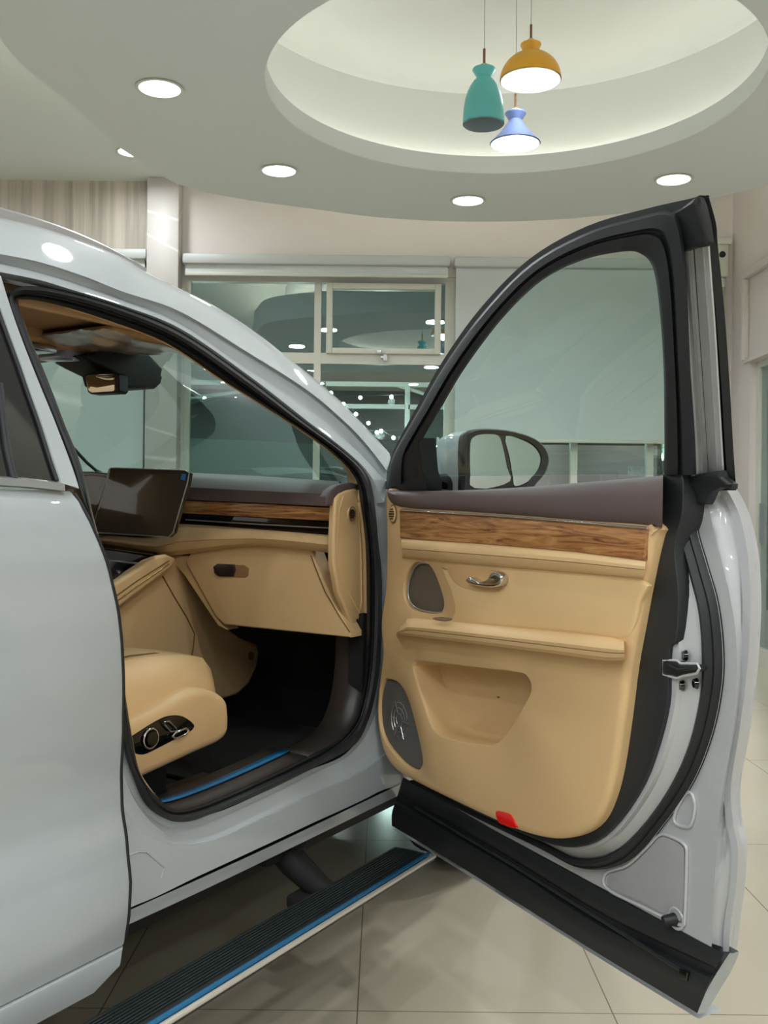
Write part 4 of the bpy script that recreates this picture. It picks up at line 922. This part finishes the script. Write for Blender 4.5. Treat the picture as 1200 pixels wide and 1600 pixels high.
# padded roll under the wood
ru = [(627, 842), (760, 851), (900, 863), (1009, 877)]; rl_ = [(629, 873), (760, 884), (900, 895), (1006, 904)]
rows = []
for f, n in ((0, .0), (0, .016), (.08, .024), (.3, .030), (.48, .030), (.50, .026), (.52, .030), (.8, .026), (.95, .018), (1, .008), (1, .0)):
    rows.append([dp(a[0]+(b[0]-a[0])*f, a[1]+(b[1]-a[1])*f, N0+n) for a, b in zip(ru, rl_)])
bm = bmesh.new(); add_loft(bm, rows)
for e_ in (0, -1):
    vs = [bm.verts.new(r[e_]) for r in rows]; bm.faces.new(vs)
bmesh.ops.remove_doubles(bm, verts=bm.verts[:], dist=1e-6); frombm('padded_roll', bm, 'beige', pnl, sharp=32)
# suede insert
sue = [(704, 884), (850, 893), (1004, 906), (1001, 940), (990, 985), (972, 1000), (900, 990), (760, 978), (705, 975), (712, 955), (706, 925), (694, 895)]
pad('suede_insert', dpc(sue, N0+.009), NB, 'suede', pnl, base=.006, h=.004, r=.008)
# armrest
au = [(622, 984), (632, 972), (650, 966), (760, 976), (870, 987), (950, 995), (975, 1001)]; al = [(619, 992), (630, 993), (650, 995), (760, 1008), (870, 1022), (945, 1032), (976, 1031)]
rows = []
for f, n in ((0, .0), (0, .02), (.12, .040), (.35, .052), (.50, .055), (.64, .053), (.66, .049), (.68, .053), (.86, .050), (.97, .040), (1, .03), (1, .0)):
    rows.append([dp(a[0]+(b[0]-a[0])*f, a[1]+(b[1]-a[1])*f, N0+n) for a, b in zip(CRp(au), CRp(al))])
bm = bmesh.new(); add_loft(bm, rows)
for e_ in (0, -1):
    try: bm.faces.new([bm.verts.new(r[e_]) for r in rows])
    except ValueError: pass
bmesh.ops.remove_doubles(bm, verts=bm.verts[:], dist=1e-6); ar = frombm('armrest', bm, 'beige', pnl, sharp=32)
# inner handle in its cup
rcup = mat('cup_tan', (196, 158, 110), .5)
pad('handle_cup', dpc(cup, N0+.0125), NB, rcup, pnl, base=.004, h=.001, r=.003)
cupt = [(724, 884), (758, 886), (768, 890), (762, 897), (735, 895)]
hd = [(732, 903), (738, 902), (750, 908), (763, 905), (769, 896), (778, 893), (786, 898), (787, 908), (781, 916), (765, 918), (740, 914), (731, 909)]
pad('inner_handle', dpc(hd, N0+.024), NB, 'chrome', pnl, base=.01, h=.007, r=.006)
box_p = Vector(dp(692, 968, N0+.04))
pad('window_switch', dpc([(676, 966), (690, 964), (708, 967), (700, 971), (684, 970)], N0+.05), NB, 'chrome', pnl, base=.004, h=.002, r=.002)
pad('red_reflector', dpc([(775, 1270), (779, 1267), (795, 1271), (801, 1277), (808, 1291), (803, 1294), (785, 1288), (779, 1284)], N0+.013, 2), NB, 'red', pnl, base=.006, h=.002, r=.002)
vp = Vector(dp(614.5, 803, N0+.014))
dv = pad('door_vent', [vp+Vector((.017*math.cos(a), 0, .021*math.sin(a))) for a in [2*PI*k/24 for k in range(24)]], NB, 'beige2', pnl, base=.004, h=.004, r=.003)
bm = bmesh.new()
for k in range(5):
    z = vp.z-.012+k*.006; hw_ = math.sqrt(max(0, .014**2-(z-vp.z)**2)); add_box(bm, vp.x-hw_, vp.x+hw_, vp.y-.0058, vp.y-.003, z-.0016, z+.0016)
frombm('vent_slots', bm, 'gloss', dv)
tube('vent_ring', [vp+Vector((.0185*math.cos(a), -.001, .0225*math.sin(a))) for a in [2*PI*k/28 for k in range(28)]], .0016, 'seam', dv, closed=True)
# lower black cladding with white outer edge
c1 = [(630, 1214), (790, 1307), (950, 1396), (1132, 1490)]; c2 = [(622, 1240), (790, 1335), (950, 1432), (1118, 1512)]; c3 = [(612, 1270), (780, 1365), (930, 1465), (1103, 1545)]; c4 = [(612, 1291), (738, 1367), (920, 1482), (1089, 1585)]
def lerp4(A, n): return [dp(x, y, n) for x, y in CRp(A)]
rows = [lerp4(c1, -.01), lerp4(c1, -.004)] + [lerp4([(a[0]+(b[0]-a[0])*f, a[1]+(b[1]-a[1])*f) for a, b in zip(A, B)], n) for A, B, f, n in ((c1, c2, .5, -.0), (c1, c2, .95, -.004), (c2, c3, .05, -.012), (c2, c3, .35, -.014), (c2, c3, .5, -.006), (c2, c3, .9, -.004), (c3, c4, .2, -.008), (c3, c4, .95, -.012))]+[[(p[0]-.002, p[1]+.012, p[2]-.002) for p in lerp4(c4, -.012)], [(p[0]-.004, p[1]+.018, p[2]+.01) for p in lerp4(c4, -.012)]]
cladn = loft('sill_cladding', rows, 'blackp', door, sharp=30)
tube('cladding_bead', [dp(*p, -.004) for p in ((650, 1262), (800, 1350), (940, 1437), (1068, 1518))], .004, 'blackp', cladn)
box_c = pad('cladding_clip', [dp(*p, -.002) for p in ((1062, 1513), (1076, 1519), (1074, 1533), (1062, 1528))], NB, 'gloss', cladn, base=.004, h=.003, r=.002)
ea = cr([(1140, 1489, 0), (1122, 1517, 0), (1104, 1548, 0), (1089, 1584, 0)]); 
e0 = [dp(p.x, p.y, -.012) for p in ea]
rows = [e0, [(p[0]+.003, p[1]+.004, p[2]) for p in e0], [(p[0]+.002, p[1]+.018+.014*math.sin(PI*i/(len(e0)-1)), p[2]) for i, p in enumerate(e0)], [(p[0]-1.05, p[1]+.05+.02*math.sin(PI*i/(len(e0)-1)), p[2]) for i, p in enumerate(e0)]]
loft('sill_outer_cover', rows, 'paint', cladn, sharp=40)
b4 = lerp4(c4, -.012); loft('cover_lip', [[(p[0], p[1]+.0, p[2]-.006) for p in b4], [(p[0], p[1]+.006, p[2]-.0085) for p in b4], [(p[0], p[1]+.055, p[2]-.004) for p in b4]], 'paint', cladn)
# --- window frame
go = [(659, 744), (657, 700), (661, 685), (690, 636), (730, 570), (790, 492), (850, 436), (915, 405), (975, 393), (1000, 396), (1018, 414), (1028, 460), (1036, 560), (1038, 660), (1038, 742)]
fo = [(603, 765), (607, 735), (618, 704), (650, 648), (695, 570), (755, 488), (830, 412), (920, 362), (1000, 338), (1044, 329), (1062, 345), (1072, 420), (1078, 560), (1086, 680), (1088, 742)]
fm = mid(go, fo, .55)
rings = [dg(go, -.012, 5), dg(go, .022, 5), dg(mid(go, fo, .1), .028, 5), dg(mid(go, fo, .42), .030, 5), dg(mid(go, fo, .47), .022, 5), dg(mid(go, fo, .52), .022, 5), dg(mid(go, fo, .58), .034, 5), dg(mid(go, fo, .9), .030, 5), dg(fo, .018, 5), dg(fo, -.02, 5)]
wf = loft('window_frame', rings, 'blackp', door, sharp=35)
gi = dg(go, -.004, 5)
gpad = [Vector(p) for p in gi]
g_ = pad('window_glass', gpad+[], (0, -1, -.3), 'dglass', door, base=.003, h=.0, r=.0)
tri = [(657, 690), (660, 745), (700, 748), (728, 750), (730, 765), (604, 768), (612, 725), (640, 690)]
pad('mirror_sail', [dn(*p, .024) for p in ((657, 684), (662, 735), (668, 752), (668, 768), (606, 768), (614, 728))], NB, 'blackp', wf, base=.04, h=.004, r=.004)
tube('quarter_divider', [dn(657, 690, .012), dn(659, 720, .012), dn(663, 750, .012)], .005, 'rubber', wf)
oo = [(604, 745), (616, 702), (648, 642), (693, 562), (752, 480), (828, 404), (918, 353), (1010, 326), (1080, 310), (1093, 305)]
oi = [(603, 765), (617, 708), (650, 650), (695, 572), (755, 490), (830, 414), (920, 364), (1000, 340), (1056, 332), (1096, 318)]
loft('outer_frame_seal', [dg(oi, .016), dg(oo, .012), [(p[0], p[1]+.02, p[2]+.002) for p in dg(oo, .012)]], 'rubber', wf)
# silver channel, black cap and outer applique behind the frame
h_l = [(1062, 345), (1066, 400), (1074, 520), (1084, 660), (1089, 745)]; h_r = [(1107, 345), (1110, 400), (1119, 520), (1127, 660), (1132, 745)]
rows = [dg(mid(h_l, h_r, f), n) for f, n in ((-.1, .012), (0, .010), (.1, .004), (.22, .006), (.32, -.012), (.42, -.018), (.68, -.014), (.74, -.006), (.82, -.010), (.94, -.004), (1, -.006), (1.02, -.02))]
loft('frame_channel', rows, 'jamb', wf, sharp=30)
bl = [(1096, 306), (1108, 350), (1111, 385), (1121, 480), (1130, 600), (1136, 700), (1141, 766)]
loft('outer_applique', [[(p[0]-.004, p[1]-.0, p[2]) for p in dg(bl, -.006)], [(p[0]+.007, p[1]+.006, p[2]) for p in dg(bl, -.006)], [(p[0]+.003, p[1]+.010, p[2]) for p in dg(bl, -.006)], [(p[0]-.06, p[1]+.012, p[2]) for p in dg(bl, -.006)]], 'rubber', wf)
pad('corner_cap', [dn(*p, .008) for p in ((1046, 331), (1070, 322), (1094, 306), (1100, 320), (1107, 350), (1111, 378), (1103, 384), (1085, 387), (1066, 394), (1062, 370))], NB, 'blackp', wf, base=.006, h=.008, r=.008)
pad('belt_end_cap', [dn(*p, .006) for p in ((1082, 742), (1104, 738), (1128, 735), (1131, 745), (1146, 756), (1145, 764), (1128, 762), (1116, 768), (1110, 782), (1106, 788), (1088, 789), (1082, 770))], NB, 'blackp', wf, base=.010, h=.006, r=.006)
# --- side mirror on the outside of the door
S0 = .17
mo = [(722, 690), (730, 676), (750, 671), (790, 673), (825, 682), (845, 695), (855, 715), (851, 735), (838, 752), (815, 768), (730, 772), (722, 745)]
P = [Vector(ds(x, y, S0)) for x, y in CRc(mo, 3)]
bm = bmesh.new()
def off(P, f, dx, dy=0, dz=0):
    c_ = sum(P, Vector())/len(P); return [c_+(p-c_)*f+Vector((dx, dy, dz)) for p in P]
add_loft(bm, [off(P, .94, .0), off(P, 1.0, .004), off(P, 1.01, -.012), off(P, 1.02, -.05, -.01), off(P, .92, -.11, -.02), off(P, .68, -.16, -.03), off(P, .3, -.185, -.035), off(P, .01, -.19, -.035)], closed=True)
mir = frombm('mirror_housing', bm, 'paint', door)
bm = bmesh.new(); add_loft(bm, [off(P, 1.015, -.02), off(P, 1.02, .004), off(P, .97, .010), off(P, .84, .006), off(P, .83, -.004)], closed=True); frombm('mirror_surround', bm, 'rubber', mir)
mg = [(732, 697), (738, 683), (755, 678), (778, 680), (786, 700), (792, 730), (797, 752), (760, 764), (732, 764)]
mg2 = [(790, 681), (822, 690), (838, 702), (845, 718), (840, 736), (826, 752), (805, 760), (801, 745), (796, 715)]
mm = mat('side_mirror_glass', (190, 205, 200), .02, metal=1)
for q_, nm in ((mg, 'mirror_glass'), (mg2, 'outer_mirror_glass')):
    pad(nm, [ds(x, y, S0+.002) for x, y in CRc(q_, 3)], (1, 0, 0), mm, mir, base=.002, h=.001, r=.001)
pad('mirror_backplate', [ds(x, y, S0) for x, y in CRc(mid(mo, [(785, 722)]*12, .08), 3)], (1, 0, 0), 'gloss', mir, base=.004, h=.001, r=.001)
bm = bmesh.new(); add_tube(bm, [(.12, .03, 1.235), (.10, .10, 1.24)], .035, seg=12); frombm('mirror_arm', bm, 'gloss', mir)

# ------------------------------------------------------------------ keep to thing > part > sub-part
def promote(group_empty, main, name):
    main.parent = group_empty.parent; main.rotation_euler = group_empty.rotation_euler.copy()
    for ch in list(group_empty.children): ch.parent = main
    bpy.data.objects.remove(group_empty); main.name = name
promote(door, inner, 'front_door'); promote(seat, cu, 'passenger_seat')
def depth(o):
    n = 1
    while o.parent: o = o.parent; n += 1
    return n
moved = True
while moved:
    moved = False
    for o in list(C.objects):
        if o.type == 'MESH' and depth(o) > 3: o.parent = o.parent.parent; moved = True
